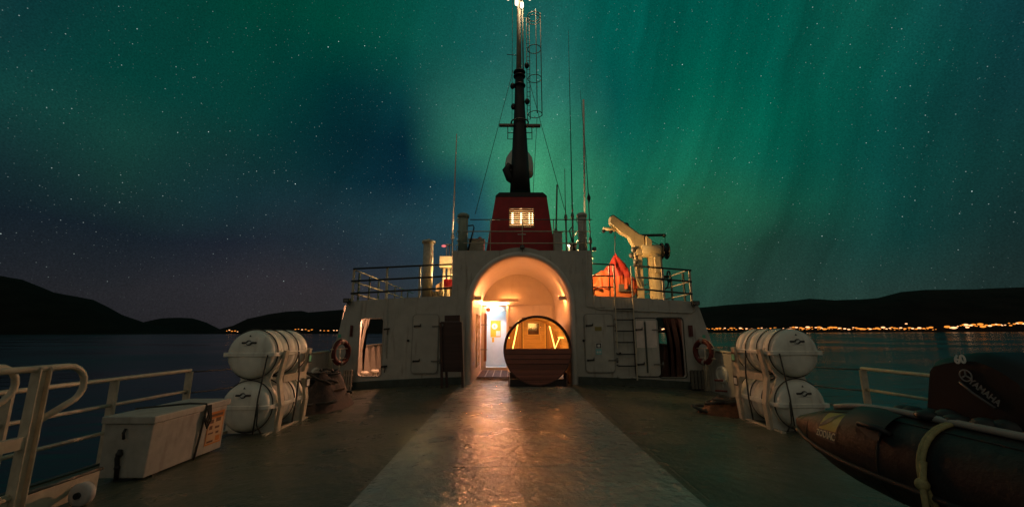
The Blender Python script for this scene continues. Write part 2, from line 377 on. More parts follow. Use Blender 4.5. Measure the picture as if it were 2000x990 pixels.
def deck_material(name, col, col2, rough, wet, coat=1.0, along=50):
    m = bpy.data.materials.new(name); m.use_nodes = True; t = m.node_tree; L = t.links.new; b = t.nodes['Principled BSDF']
    c = t.nodes.new('ShaderNodeTexCoord')
    def nz(scale, detail, rg=.55):
        n = t.nodes.new('ShaderNodeTexNoise'); n.inputs['Scale'].default_value = scale; n.inputs['Detail'].default_value = detail; n.inputs['Roughness'].default_value = rg
        L(c.outputs['Object'], n.inputs['Vector']); return n.outputs[0]
    big, mid, fine = nz(1.1, 5), nz(7, 5, .6), nz(30, 3)
    mr = t.nodes.new('ShaderNodeMapRange'); mr.inputs[1].default_value = .36; mr.inputs[2].default_value = .68; L(big, mr.inputs[0])
    mx = t.nodes.new('ShaderNodeMix'); mx.data_type = 'RGBA'; L(mr.outputs[0], mx.inputs[0]); mx.inputs[6].default_value = (*col, 1); mx.inputs[7].default_value = (*col2, 1)
    sp = t.nodes.new('ShaderNodeMapRange'); sp.inputs[1].default_value = .60; sp.inputs[2].default_value = .72; sp.inputs[4].default_value = .75; L(nz(16, 5, .7), sp.inputs[0])
    m2 = t.nodes.new('ShaderNodeMix'); m2.data_type = 'RGBA'; L(sp.outputs[0], m2.inputs[0]); L(mx.outputs[2], m2.inputs[6]); m2.inputs[7].default_value = (*[x*.35 for x in col], 1)
    L(m2.outputs[2], b.inputs['Base Color'])
    rr = t.nodes.new('ShaderNodeMapRange'); rr.inputs[1].default_value = .35; rr.inputs[2].default_value = .65; rr.inputs[3].default_value = rough-wet; rr.inputs[4].default_value = rough+wet; L(nz(2.3, 5), rr.inputs[0])
    L(rr.outputs[0], b.inputs['Roughness'])
    sx = t.nodes.new('ShaderNodeSeparateXYZ'); L(c.outputs['Object'], sx.inputs[0])
    def seam(o_, pitch, shift):
        a = t.nodes.new('ShaderNodeMath'); a.operation = 'PINGPONG'; a.inputs[1].default_value = pitch/2
        k = t.nodes.new('ShaderNodeMath'); k.operation = 'ADD'; k.inputs[1].default_value = shift; L(o_, k.inputs[0]); L(k.outputs[0], a.inputs[0])
        g = t.nodes.new('ShaderNodeMapRange'); g.interpolation_type = 'SMOOTHSTEP'; g.inputs[1].default_value = 0; g.inputs[2].default_value = .022; g.inputs[3].default_value = 1; g.inputs[4].default_value = 0; L(a.outputs[0], g.inputs[0]); return g.outputs[0]
    mxs = t.nodes.new('ShaderNodeMath'); mxs.operation = 'MAXIMUM'; L(seam(sx.outputs[0], along, along*.37), mxs.inputs[0]); L(seam(sx.outputs[1], 3.1, .9), mxs.inputs[1])
    b0 = t.nodes.new('ShaderNodeBump'); b0.inputs['Strength'].default_value = .35; b0.inputs['Distance'].default_value = .012; L(mxs.outputs[0], b0.inputs['Height'])
    b1 = t.nodes.new('ShaderNodeBump'); L(b0.outputs[0], b1.inputs['Normal']); b1.inputs['Strength'].default_value = .5; b1.inputs['Distance'].default_value = .06; L(mid, b1.inputs['Height'])
    b2 = t.nodes.new('ShaderNodeBump'); b2.inputs['Strength'].default_value = .4; b2.inputs['Distance'].default_value = .01; L(fine, b2.inputs['Height']); L(b1.outputs[0], b2.inputs['Normal'])
    L(b2.outputs[0], b.inputs['Normal'])
    b.inputs['Specular IOR Level'].default_value = .2
    wt = t.nodes.new('ShaderNodeMapRange'); wt.inputs[1].default_value = .38; wt.inputs[2].default_value = .6; wt.inputs[3].default_value = coat*.25; wt.inputs[4].default_value = coat; L(nz(1.7, 6, .65), wt.inputs[0]); L(wt.outputs[0], b.inputs['Coat Weight']); b.inputs['Coat IOR'].default_value = 1.6; b.inputs['Coat Roughness'].default_value = .07; b3 = t.nodes.new('ShaderNodeBump'); b3.inputs['Strength'].default_value = .95; b3.inputs['Distance'].default_value = .034; L(b0.outputs[0], b3.inputs['Normal']); L(nz(9, 3, .5), b3.inputs['Height']); L(b3.outputs[0], b.inputs['Coat Normal'])
    return m
deck_green = deck_material('deck paint green', (.088, .098, .066), (.12, .118, .082), .38, .13, .35, 2.45)
deck_grey = deck_material('deck paint grey', (.42, .44, .38), (.29, .30, .26), .30, .12)

# ------------------------------------------------------------------ setting: sea, hills, deck
SEA = -2.2
sea_m = bpy.data.materials.new('sea water'); sea_m.use_nodes = True
t = sea_m.node_tree; b = t.nodes['Principled BSDF']; b.inputs['Base Color'].default_value = (.010, .011, .013, 1); b.inputs['IOR'].default_value = 1.33; b.inputs['Specular IOR Level'].default_value = .5
c = t.nodes.new('ShaderNodeTexCoord'); mp = t.nodes.new('ShaderNodeMapping'); mp.inputs['Scale'].default_value = (.5, 1.1, 1); t.links.new(c.outputs['Object'], mp.inputs[0])
n = t.nodes.new('ShaderNodeTexNoise'); n.inputs['Scale'].default_value = .6; n.inputs['Detail'].default_value = 6; t.links.new(mp.outputs[0], n.inputs['Vector'])
bp = t.nodes.new('ShaderNodeBump'); bp.inputs['Strength'].default_value = .35; bp.inputs['Distance'].default_value = .3; t.links.new(n.outputs[0], bp.inputs['Height']); t.links.new(bp.outputs[0], b.inputs['Normal'])
n2 = t.nodes.new('ShaderNodeTexNoise'); n2.inputs['Scale'].default_value = .03; n2.inputs['Detail'].default_value = 6; n2.inputs['Roughness'].default_value = .65; t.links.new(mp.outputs[0], n2.inputs['Vector'])
m2 = t.nodes.new('ShaderNodeMapRange'); m2.inputs[1].default_value = .35; m2.inputs[2].default_value = .65; m2.inputs[3].default_value = .06; m2.inputs[4].default_value = .26; t.links.new(n2.outputs[0], m2.inputs[0]); t.links.new(m2.outputs[0], b.inputs['Roughness'])
mb = MB(); xs = [-20000, -6000, -1500, -300, -60, 60, 300, 1500, 6000, 20000]; ys = [-9000, -1500, -200, 30, 120, 500, 2000, 7000, 22000]
mb.grid(lambda u, v: (xs[round(u*9)], ys[round(v*8)], SEA), 9, 8, smooth=False)
tag(mb.build('sea', sea_m), kind='structure')

hill_m = pm('hill heath', (.012, .013, .010), .95, var=.4, scale=.01, spec=.05)
hill_m2 = pm('hill forest', (.020, .014, .012), .95, var=.4, scale=.01, spec=.05)
def hill(name, crest, D, mat, foot=.62):
    pts = [at(px, py, D) for px, py in crest]
    P = []
    for a, b_ in zip(pts, pts[1:]):
        k = max(2, int((b_-a).length/60))
        for i in range(k): P.append(a.lerp(b_, i/k))
    P.append(pts[-1])
    rows = 14; mb = MB(); n = len(P)-1
    def fn(u, v):
        p = P[round(u*n)]; j = v*2
        if j <= 1: y = D*(foot+(1-foot)*j); h = math.sin(j*PI/2)**.9
        else: y = D*(1+.5*(j-1)); h = math.cos((j-1)*PI/2)
        k = y/D
        x = p.x*k
        z = SEA-1+(p.z-SEA)*h
        z += (mnoise.noise(Vector((x*.004, y*.004, 1)))*18+mnoise.noise(Vector((x*.015, y*.015, 4)))*5)*min(1, h*1.2)*(1-h)*2
        z += mnoise.noise(Vector((x*.03, y*.02, 2)))*1.6*h
        return (x, y, z)
    mb.grid(fn, n, 2*rows)
    return tag(mb.build(name, mat), kind='structure')
hill('hill', [(-700,560),(-400,532),(-150,528),(0,542),(42,549),(105,573),(182,587),(210,600),(238,615),(280,629),(330,641),(380,648)], 1900, hill_m)
hill('hill', [(200,648),(250,635),(280,629),(315,622),(350,621),(375,622),(403,630),(430,643),(450,648)], 2600, hill_m)
hill('hill', [(405,648),(427,643),(455,636),(483,623),(525,614),(560,609),(588,608),(602,611),(665,606),(760,600),(880,612),(960,640)], 2300, hill_m2)
hill('hill', [(1130,640),(1230,618),(1300,610),(1366,602),(1418,597),(1472,593),(1530,590),(1581,585),(1632,588),(1680,586),(1715,583),(1760,572),(1808,568),(1904,567),(2000,563),(2250,552),(2600,560),(3000,590)], 1900, hill_m2)

Y_WALL = 12.6
XL, XR = -5.35, 5.95                             # ship's sides
strip_l, strip_r = -1.42, 1.74
mb = MB(); mb.grid(lambda u, v: (XL-.2+(XR-XL+.4)*u, -4+28*v, cam_z(XL-.2+(XR-XL+.4)*u)), 40, 8)
tag(mb.build('deck', deck_green), kind='structure')
mb = MB(); mb.grid(lambda u, v: (strip_l+(strip_r-strip_l)*u, -4+19.8*v, cam_z(strip_l+(strip_r-strip_l)*u)+.006), 12, 4)
mb.add([(strip_l,-4,cam_z(strip_l)-.01),(strip_l,15.8,cam_z(strip_l)-.01),(strip_l,15.8,cam_z(strip_l)+.006),(strip_l,-4,cam_z(strip_l)+.006)], [(0,1,2,3)])
mb.add([(strip_r,-4,cam_z(strip_r)-.01),(strip_r,15.8,cam_z(strip_r)-.01),(strip_r,15.8,cam_z(strip_r)+.006),(strip_r,-4,cam_z(strip_r)+.006)], [(0,1,2,3)])
tag(mb.build('deck_walkway', deck_grey), kind='structure')
hull_m = pm('hull paint', (.12, .02, .02), .4)
mb = MB()
for x, sgn in ((XL-.2, -1), (XR+.2, 1)):
    mb.box((x, -4, -3), (x+sgn*.04, 24, cam_z(x)))
tag(mb.build('hull', hull_m), 'dark red painted ship side below the open deck rails', 'ship hull')

# ------------------------------------------------------------------ deckhouse
house = thing('deckhouse', (CX, Y_WALL, 0), 'white painted steel deckhouse with a glowing arched recess across the ship', 'deckhouse')
ac = at(1017, 585, Y_WALL); AX, AZC = ac.x, 2.30
R_OUT, R_IN, R_BACK = 1.66, 1.485, 1.42
def wp(px, py): p = at(px, py, Y_WALL); return (p.x, p.z)
def camz2(x): return 2.62-.0068*(x-CX)**2*1.1
bx0, bx1 = wp(883, 540)[0], wp(1156, 540)[0]
top_z = 4.0
out = [(wp(650, 700)[0], -.5), wp(651, 684), wp(678, 596)]
x = out[-1][0]
out = [(out[0][0], -.5), (out[1][0], out[1][1]), (x, camz2(x))]
for k in range(1, 9): xx = x+(bx0-x)*k/8; out.append((xx, camz2(xx)))
out += [(bx0, top_z)]
hw = math.sqrt(1.80**2-(top_z-AZC)**2)
a0 = math.degrees(math.atan2(top_z-AZC, -hw)); a1 = math.degrees(math.atan2(top_z-AZC, hw))
out += arc((AX, AZC), 1.80, a0, a1, 12, lambda a, b: (a, b))
out += [(bx1, top_z)]
xr = wp(1362, 596)[0]
for k in range(0, 9): xx = bx1+(xr-bx1)*k/8; out.append((xx, camz2(xx)))
out += [wp(1398, 690), (wp(1398, 700)[0], -.5)]
hole_arch = [(AX-R_OUT, -.4)]+arc((AX, AZC), R_OUT, 180, 0, 36, lambda a, b: (a, b))+[(AX+R_OUT, -.4)]
l0, l1 = wp(698, 734), wp(749, 622); hole_l = rrect(l0[0], l0[1], l1[0], l1[1], .09)
r0, r1 = wp(1288, 737), wp(1332, 621); hole_r = rrect(r0[0], r0[1], r1[0], r1[1], .09)
mb = MB(); mb.mesh(flat(out, [hole_arch, hole_l, hole_r], .1), upright(Y_WALL+.05)); mb.build('front_wall', white, house)
# recess: rounded lip, then the barrel of the arch
mb = MB(); secs = []
RM, RB = (R_OUT+R_IN)/2, (R_OUT-R_IN)/2
for k in range(9):
    a = PI*k/8; secs.append((Y_WALL-.002-.09*math.sin(a), RM+(RB+.002)*math.cos(a)))
Y_BACK = 16.0
for k in range(1, 7): secs.append((secs[8][0]+(Y_BACK+.02-secs[8][0])*k/6, R_IN+(R_BACK-R_IN)*k/6))
def sect(y, r): return [(AX-r, y, -.3), (AX-r, y, .9), (AX-r, y, 1.7)]+[(AX+r*math.cos(PI-PI*i/40), y, AZC+r*math.sin(PI-PI*i/40)) for i in range(41)]+[(AX+r, y, 1.7), (AX+r, y, .9), (AX+r, y, -.3)]
G = [sect(y, r) for y, r in secs]; nn = len(G[0])-1
mb.grid(lambda u, v: G[round(v*(len(G)-1))][round(u*nn)], nn, len(G)-1); mb.build('arched_recess', warmwall, house)
# back wall with a door opening
def bp_(px, py): p = at(px, py, Y_BACK); return (p.x, p.z)
d0, d1 = bp_(949, 717), bp_(989, 598)
outl = [(AX-R_BACK-.03, -.3)]+arc((AX, AZC), R_BACK+.03, 180, 0, 36, lambda a, b: (a, b))+[(AX+R_BACK+.03, -.3)]
mb = MB(); mb.mesh(flat(outl, [[(d0[0], d0[1]), (d1[0], d0[1]), (d1[0], d1[1]), (d0[0], d1[1])]], .06), upright(Y_BACK+.03)); mb.build('back_wall', warmwall, house)
mb = MB(); zb = bp_(1000, 596)[1]
mb.box((AX-R_BACK+.02, Y_BACK-.06, zb), (AX+R_BACK-.02, Y_BACK-.002, zb+.05))
mb.box((d1[0]+.03, Y_BACK-.03, .2), (d1[0]+.09, Y_BACK-.002, zb-.01)); mb.box((AX+R_BACK-.16, Y_BACK-.05, .1), (AX+R_BACK-.08, Y_BACK-.002, zb-.01))
mb.box((AX-.85, Y_BACK-.012, bp_(1000, 560)[1]), (AX+.95, Y_BACK-.002, bp_(1000, 560)[1]+.012))
mb.build('trim', warmwall, house, .004)
# lit vestibule behind the opening
mb = MB(); vx0, vx1, vz0, vz1, vy = d0[0]-.35, d1[0]+.06, d0[1]-.01, d1[1]+.12, Y_BACK+.62
mb.add([(vx0,Y_BACK+.05,vz0),(vx1,Y_BACK+.05,vz0),(vx1,vy,vz0),(vx0,vy,vz0),(vx0,Y_BACK+.05,vz1),(vx1,Y_BACK+.05,vz1),(vx1,vy,vz1),(vx0,vy,vz1)], [(0,1,2,3),(4,5,6,7),(1,2,6,5),(0,3,7,4),(3,2,6,7)])
ves = mb.build('vestibule', doorwhite, house)
dm = MB(); dm.box((vx0+.3, vy-.045, vz0+.02), (vx1-.02, vy-.004, vz1-.2)); inner = dm.build('door', doorwhite, house, .01)
def vp(px, py): return at(px, py, vy-.05)
mb = MB(); a, b_ = vp(958, 658), vp(978, 626); mb.box((a.x, vy-.052, a.z), (b_.x, vy-.046, b_.z))
mb.build('sign', yellow, inner)
mb = MB(); cpt = vp(966, 637); mb.lathe([(.115, 0), (.115, .004)], (cpt.x, vy-.058, cpt.z), 'y', 20)
a, b_ = vp(969, 656), vp(977, 646); mb.box((a.x, vy-.06, a.z), (b_.x, vy-.0525, b_.z)); mb.build('sign_symbol', logo_white, inner)
mb = MB(); mb.mesh(words('6', .15, .002, .004), frame((cpt.x, vy-.0615, cpt.z), (1,0,0), (0,0,1))); mb.build('sign_number', yellow, inner)
mb = MB(); a, b_ = vp(961, 668), vp(965, 659); mb.box((a.x, vy-.052, a.z), (b_.x, vy-.046, b_.z)); mb.build('sign', yellow, inner)
mb = MB(); cpt = at(954, 604, Y_BACK-.1); mb.lathe([(.075, 0), (.09, .03), (.075, .08)], (cpt.x, Y_BACK-.09, cpt.z), 'y', 18); mb.build('alarm_bell', pm('bell brown', (.16, .08, .05), .4), house)
# open inner door edge with long brown closing bar on the left side of the opening
mb = MB(); hx = at(948, 650, Y_BACK-.3).x; hz0, hz1 = at(948, 705, Y_BACK-.3).z, at(948, 612, Y_BACK-.3).z
mb.box((hx-.05, Y_BACK-.34, hz0), (hx+.05, Y_BACK-.27, hz1)); hb = mb.build('door_bar', pm('varnished wood', (.36, .17, .06), .4), house, .01)
for zz in (hz0+.42, hz1-.42):
    mb = MB(); mb.bar((hx-.18, Y_BACK-.3, zz), (hx+.08, Y_BACK-.36, zz), .025, .025); mb.tube([(hx, Y_BACK-.36, zz), (hx, Y_BACK-.4, zz-.02), (hx+.01, Y_BACK-.4, zz-.2)], .012, 6)
    mb.build('handle', steel, hb)
# port wall panel inside the recess, brown varnished frame
mb = MB(); px_ = AX-R_IN+.045
mb.box((px_-.02, 14.0, .35), (px_+.01, 15.6, 2.1)); mb.build('side_panel', pm('varnished panel', (.50, .36, .14), .25, var=.2, scale=3), house, .008)

# upper block, decks and covered side passages
mb = MB(); yb = 16.4
mb.box((bx0, Y_WALL+.102, 2.3), (bx0+.06, yb, top_z-.062)); mb.box((bx1-.06, Y_WALL+.102, 2.3), (bx1, yb, top_z-.062)); mb.box((bx0+.062, yb-.06, 2.3), (bx1-.062, yb, top_z-.062))
mb.build('upper_block', white, house)
mb = MB(); mb.box((bx0, Y_WALL+.102, top_z-.06), (bx1, yb, top_z)); mb.build('top_deck', coam, house)
def slab(xa, xb):
    mb = MB(); mb.grid(lambda u, v: (xa+(xb-xa)*u, Y_WALL+.102+8*v, camz2(xa+(xb-xa)*u)-.05), 10, 3); mb.build('upper_deck', coam, house, solid=.08)
xl_, xr_ = -4.95, 5.55
slab(xl_, bx0); slab(bx1, xr_)
mb = MB(); xin_l, xin_r = -3.75, 4.3
mb.box((xin_l-.05, Y_WALL+.102, -.4), (xin_l, 20, 2.5)); mb.build('passage_wall', white, house); mb = MB(); mb.box((xin_r, Y_WALL+.102, -.4), (xin_r+.05, 20, 2.5)); mb.build('passage_wall', white, house)
# coaming at the foot of the wall
for xa, xb in ((wp(655, 700)[0], AX-R_OUT-.03), (AX+R_OUT+.03, wp(1394, 700)[0])):
    mb = MB()
    for k in range(14):
        x0, x1 = xa+(xb-xa)*k/14, xa+(xb-xa)*(k+1)/14
        mb.add([(x0,Y_WALL-.03,cam_z(x0)-.05),(x1,Y_WALL-.03,cam_z(x1)-.05),(x1,Y_WALL-.03,cam_z(x1)+.2),(x0,Y_WALL-.03,cam_z(x0)+.2),(x0,Y_WALL-.002,cam_z(x0)+.22),(x1,Y_WALL-.002,cam_z(x1)+.22)], [(0,1,2,3),(3,2,5,4)])
    mb.build('coaming', coam, house)
# passage bulwarks: flared plating with frames, solid near the wall, an opening to the sea further aft
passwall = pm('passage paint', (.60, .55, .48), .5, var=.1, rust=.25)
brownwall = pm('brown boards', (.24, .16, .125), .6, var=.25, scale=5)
def side_bulwark(sgn, mat, name):
    xo = XL if sgn < 0 else XR
    xi = xo-sgn*.25
    mb = MB()
    ztop = camz2(xl_ if sgn < 0 else xr_)-.1
    def wall(y0, y1, za, zb):
        mb.add([(xo,y0,za),(xo,y1,za),(xo-sgn*.35*max(0,(zb-.9)/1.6),y1,zb),(xo-sgn*.35*max(0,(zb-.9)/1.6),y0,zb)], [(0,1,2,3)])
    wall(Y_WALL+.1, 15.0, -.35, ztop); wall(15.0, 24, -.35, 1.0); wall(19, 24, 1.0, ztop)
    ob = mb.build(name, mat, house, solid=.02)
    mb = MB()
    for y in (13.2, 13.9, 14.5, 15.0):
        mb.prism([(xo, -.35), (xo-sgn*.22, -.35), (xo-sgn*.14, 1.0), (xo-sgn*.42, ztop), (xo-sgn*.30, ztop)], y, y+.03)
    for y in (15.7, 16.4, 17.1, 17.8): mb.prism([(xo, -.35), (xo-sgn*.3, -.35), (xo-sgn*.1, 1.0), (xo, 1.0)], y, y+.03)
    mb.box((xo-sgn*.16, 15.05, 1.0), (xo+sgn*.06, 24, 1.05)); mb.box((xo-sgn*.1, Y_WALL+.12, .9), (xo-sgn*.01, 15, .94))
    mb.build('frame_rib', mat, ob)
    return ob
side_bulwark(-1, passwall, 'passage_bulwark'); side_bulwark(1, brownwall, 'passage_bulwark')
# opening trims
for h, m_ in ((hole_l, pm('worn trim', (.5, .42, .34), .5, rust=.5)), (hole_r, coam)):
    xs_ = [p[0] for p in h]; zs_ = [p[1] for p in h]
    o_ = rrect(min(xs_)-.028, min(zs_)-.028, max(xs_)+.028, max(zs_)+.028, .11); i_ = rrect(min(xs_)-.002, min(zs_)-.002, max(xs_)+.002, max(zs_)+.002, .09)
    mb = MB(); mb.mesh(flat(o_, [i_], .02), upright(Y_WALL-.012)); mb.build('opening_frame', m_, house)

# weathertight doors
gask = pm('door seat', (.30, .29, .25), .5)
def wt_door(x0y0, x1y1, name='door', side=1, inner=False, mat=white, label=None):
    a, b2 = wp(*x0y0), wp(*x1y1)
    mb = MB(); mb.mesh(flat(rrect(a[0], a[1], b2[0], b2[1], .1), [], .05), upright(Y_WALL-.035)); d = mb.build(name, mat, house, .012)
    if label: d['label'] = label
    mb = MB(); mb.mesh(flat(rrect(a[0]-.03, a[1]-.03, b2[0]+.03, b2[1]+.03, .12), [rrect(a[0]+.004, a[1]+.004, b2[0]-.004, b2[1]-.004, .1)], .03), upright(Y_WALL-.018)); mb.build('gasket', rubber if inner else gask, d)
    for zz in (a[1]+(b2[1]-a[1])*.20, a[1]+(b2[1]-a[1])*.80):
        xh = a[0] if side > 0 else b2[0]
        mb = MB(); mb.bar((xh+side*.03, Y_WALL-.085, zz), (xh+side*.24, Y_WALL-.085, zz+.015), .022, .04); mb.tube([(xh+side*.05, Y_WALL-.04, zz), (xh+side*.05, Y_WALL-.09, zz)], .03, 8); mb.tube([(xh+side*.23, Y_WALL-.085, zz+.015), (xh+side*.23, Y_WALL-.085, zz+.075)], .012, 6)
        mb.build('handle', black, d)
    for zz in (a[1]+(b2[1]-a[1])*.2, a[1]+(b2[1]-a[1])*.8):
        xh = b2[0] if side > 0 else a[0]
        mb = MB(); mb.bar((xh-side*.18, Y_WALL-.075, zz), (xh+side*.1, Y_WALL-.075, zz), .02, .03); mb.tube([(xh+side*.09, Y_WALL-.06, zz-.07), (xh+side*.09, Y_WALL-.06, zz+.07)], .025, 8); mb.build('hinge', steel, d)
    return d
wt_door((804, 728), (857, 615)); sd_ = wt_door((1145, 726), (1195, 614))
dv = wt_door((1243, 734), (1282, 622), inner=True, label='door leaf folded back with its dark gasket and upper half tinted as if lit')
a = wp(1243, 734); b2 = wp(1282, 622)
mb = MB(); mb.box((a[0]+.3, Y_WALL-.10, a[1]+.1), (a[0]+.34, Y_WALL-.061, b2[1]-.1)); mb.build('stiffener', coam, dv)
mb = MB(); mb.box((a[0]+.05, Y_WALL-.064, a[1]+.82), (a[0]+.29, Y_WALL-.061, b2[1]-.06)); mb.box((a[0]+.35, Y_WALL-.064, a[1]+.82), (b2[0]-.05, Y_WALL-.061, b2[1]-.06)); mb.build('lit_tint_panel', pm('lit panel tint', (.85, .72, .64), .3), dv)  # light on the upper half of the leaf, painted in as a pale tint
def wsign(px0, py0, px1, py1, mat, name='sign', parent=sd_, y=Y_WALL-.066):
    a, b2 = wp(px0, py0), wp(px1, py1); mb = MB(); mb.box((a[0], y, min(a[1], b2[1])), (b2[0], y+.004, max(a[1], b2[1]))); return mb.build(name, mat, parent)
wsign(1161, 646, 1174, 638, pm('old yellow plate', (.30, .24, .06), .5)); wsign(1163, 680, 1174, 669, logo_white); wsign(1164, 679, 1173, 670, black, y=Y_WALL-.069); wsign(1166, 677.5, 1171, 672, logo_white, 'sign_symbol', y=Y_WALL-.072); wsign(1163, 692, 1174, 681, sign_cyan)
p = wp(1166.2, 687); q = wp(1171.2, 687)
mb = MB()
for pp in (p, q): mb.lathe([(.03, 0), (.03, .004)], (pp[0], Y_WALL-.0705, pp[1]), 'y', 12)
mb.build('sign_symbol', logo_white, sd_)
# pipes and conduits on the wall
mb = MB()
def wpts(l, y=Y_WALL-.03): return [at(px, py, y) for px, py in l]
mb.tube(wpts([(1160,577),(1160,596),(1163,602),(1172,604),(1300,609),(1350,611),(1357,605),(1358,590)]), .022, 8); mb.build('pipe', white, house); mb = MB()
mb.tube(wpts([(1145,490),(1145,598),(1150,599),(1182,600)]), .015, 6); mb.build('pipe', white, house); mb = MB(); mb.tube(wpts([(1206,602),(1236,602)]), .015, 6); mb.build('pipe', white, house); mb = MB()
mb.tube(wpts([(756,578),(756,625),(755,700)]), .012, 6)
mb.build('pipe', white, house)
# small fittings
for px, py in ((797, 665), (1140, 665), (1211, 690)):
    mb = MB(); p = at(px, py, Y_WALL-.03); mb.lathe([(.035, 0), (.035, .05)], (p.x, Y_WALL-.05, p.z), 'y', 10); mb.build('fitting', black, house)
for px, py in ((757, 643), (752, 716)):
    mb = MB(); p = at(px, py, Y_WALL-.04); mb.bar((p.x-.12, p.y, p.z), (p.x+.06, p.y, p.z+.02), .03, .05); mb.tube([(p.x, p.y, p.z), (p.x, p.y-.03, p.z-.16)], .015, 6); mb.build('handle', black, house)
for px, py, pw in ((687, 645, 6), (1348, 645, 6)):
    a, b2 = wp(px-pw/2, py+12), wp(px+pw/2, py-10); mb = MB(); mb.box((a[0], Y_WALL-.06, a[1]), (b2[0], Y_WALL-.002, b2[1])); mb.tube([((a[0]+b2[0])/2, Y_WALL-.08, a[1]+.02), ((a[0]+b2[0])/2, Y_WALL-.08, b2[1]-.1)], .02, 8); mb.build('hose_box', pm('dark red box', (.12, .03, .025), .5), house, .006)
for px, py in ((663, 656), (1375, 657)):
    p = at(px, py, Y_WALL-.01); mb = MB(); mb.box((p.x-.045, Y_WALL-.012, p.z-.05), (p.x+.045, Y_WALL-.004, p.z+.05)); mb.box((p.x-.02, Y_WALL-.016, p.z-.025), (p.x+.025, Y_WALL-.0125, p.z+.03)); mb.build('sign', sign_green, house)
# ladder
lad = thing('wall_ladder', at(1222, 745, Y_WALL-.12), 'steel ladder with black rungs up the wall right of the small door', 'ladder')
mb = MB()
xa, xb = at(1204, 640, Y_WALL-.12).x, at(1239, 640, Y_WALL-.12).x
zt = at(1205, 520, Y_WALL-.12).z
for xx, z0 in ((xa, at(1206, 680, Y_WALL-.12).z), (xb, .1)):
    mb.bar((xx, Y_WALL-.12, z0), (xx, Y_WALL-.12, zt), .03, .05)
mb.build('rail', cream, lad)
for py in (602, 623, 645, 667, 690, 713, 736):
    zz = at(1222, py, Y_WALL-.12).z; mb = MB(); mb.tube([(xa-.01, Y_WALL-.02, zz), (xa+.01, Y_WALL-.13, zz-.02), (xb-.02, Y_WALL-.13, zz-.02), (xb, Y_WALL-.02, zz)], .018, 7); mb.build('rung', black if py < 730 else white, lad)

# ------------------------------------------------------------------ lamps of the recess, passage and upper deck, some added as fill
ORANGE = (1, .31, .075)
bl = thing('wall_lamp', at(994, 586, Y_BACK-.2), 'shaded box lamp above the doorway inside the glowing arch', 'lamp')
p0, p1 = at(975, 589, Y_BACK-.25), at(1013, 583, Y_BACK-.25)
mb = MB(); mb.box((p0.x, Y_BACK-.27, p0.z), (p1.x, Y_BACK-.24, p1.z)); mb.box((p0.x, Y_BACK-.238, p0.z+.03), (p1.x, Y_BACK-.004, p0.z+.05)); mb.build('housing', warmwall, bl, .004)
mb = MB(); mb.box((p0.x+.03, Y_BACK-.2, p0.z+.055), (p1.x-.03, Y_BACK-.08, p0.z+.085)); mb.build('tube', emitter('sodium tube', ORANGE, 14), bl)
fl = thing('strip_lamp', at(966, 592, Y_BACK-.15), 'bright strip lamp fixed over the white doorway', 'lamp')
p0, p1 = at(944, 593.5, Y_BACK-.12), at(989, 590.5, Y_BACK-.12)
mb = MB(); mb.tube([(p0.x, Y_BACK-.12, p0.z+.03), (p1.x, Y_BACK-.12, p0.z+.03)], .022, 10); mb.build('tube', emitter('strip tube', (1, .31, .10), 470), fl)
mb = MB(); mb.box((p0.x, Y_BACK-.16, p0.z+.056), (p1.x, Y_BACK-.066, p0.z+.085)); mb.build('housing', warmwall, fl)
lamp('vestibule_light', ((vx0+vx1)/2, Y_BACK+.3, vz1-.06), 62, (.82, .93, 1), .3, ves, 'AREA')
p2_ = thing('passage_lamp', (4.5, 13.5, 2.2), 'dim fill lamp added on the inner wall of the right side passage', 'lamp')  # added fill light that lifts the brown boards out of the dark
mb = MB(); mb.box((4.352, 13.4, 2.1), (4.44, 13.6, 2.3)); mb.build('housing', warmwall, p2_)
lamp('passage_glow', (4.5, 13.5, 2.2), 4, (1, .55, .38), .06, p2_)
def aim(p, q): return (Vector(q)-Vector(p)).to_track_quat('-Z', 'Y').to_euler()
PINK = (1, .50, .27)
for sx, lb, tgt, en in ((1, 'small shaded fill lamp added on the right wall inside the arch', (-4.3, 6.4, .5), 640), (-1, 'small shaded fill lamp added on the left wall inside the arch', (4.7, 6.8, .6), 230)):  # pair of lamps added to throw warm light across the deck
    xw = AX+sx*1.44
    rl = thing('arch_fill_lamp', (xw, 13.2, 2.6), lb, 'lamp')
    mb = MB(); mb.box((xw-sx*.20, 13.12, 2.5), (xw+sx*.02, 13.13, 2.62)); mb.box((xw-sx*.20, 13.12, 2.622), (xw+sx*.02, 13.3, 2.63)); mb.build('shade', warmwall, rl, .002)
    lamp('arch_fill_glow', (xw-sx*.16, 13.3, 2.56), 40, ORANGE, .03, rl)
    pa = (xw-sx*.14, 13.0, 2.6); lamp('arch_fill_beam', pa, en, PINK, .05, rl, 'SPOT', aim(pa, tgt), spot_size=math.radians(46), spot_blend=.5)
wk = thing('hidden_fill_lamp', (1.0, 14.65, .1), 'unseen fill lamp added on the floor behind the barrel sauna', 'lamp')  # added lamp, kept out of sight by the barrel, lights the arch
mb = MB(); mb.tube([(1.0, 14.65, .012), (1.0, 14.65, 1.2)], .02, 8); mb.lathe([(.2, .012), (.2, .03), (.02, .05)], (1.0, 14.65, 0), 'z', 16); mb.build('stand', steel, wk)
mb = MB(); mb.box((.88, 14.5, 1.2), (1.12, 14.56, 1.36)); mb.build('head', steel, wk, .01)
lamp('hidden_fill_glow', (1.0, 14.66, 1.42), 22, ORANGE, .08, wk)
pl = thing('passage_lamp', (-3.9, 13.5, 1.8), 'bulkhead lamp on the inner wall of the left side passage', 'lamp')
mb = MB(); mb.box((-3.84, 13.4, 1.75), (-3.752, 13.6, 1.95)); mb.build('housing', warmwall, pl)
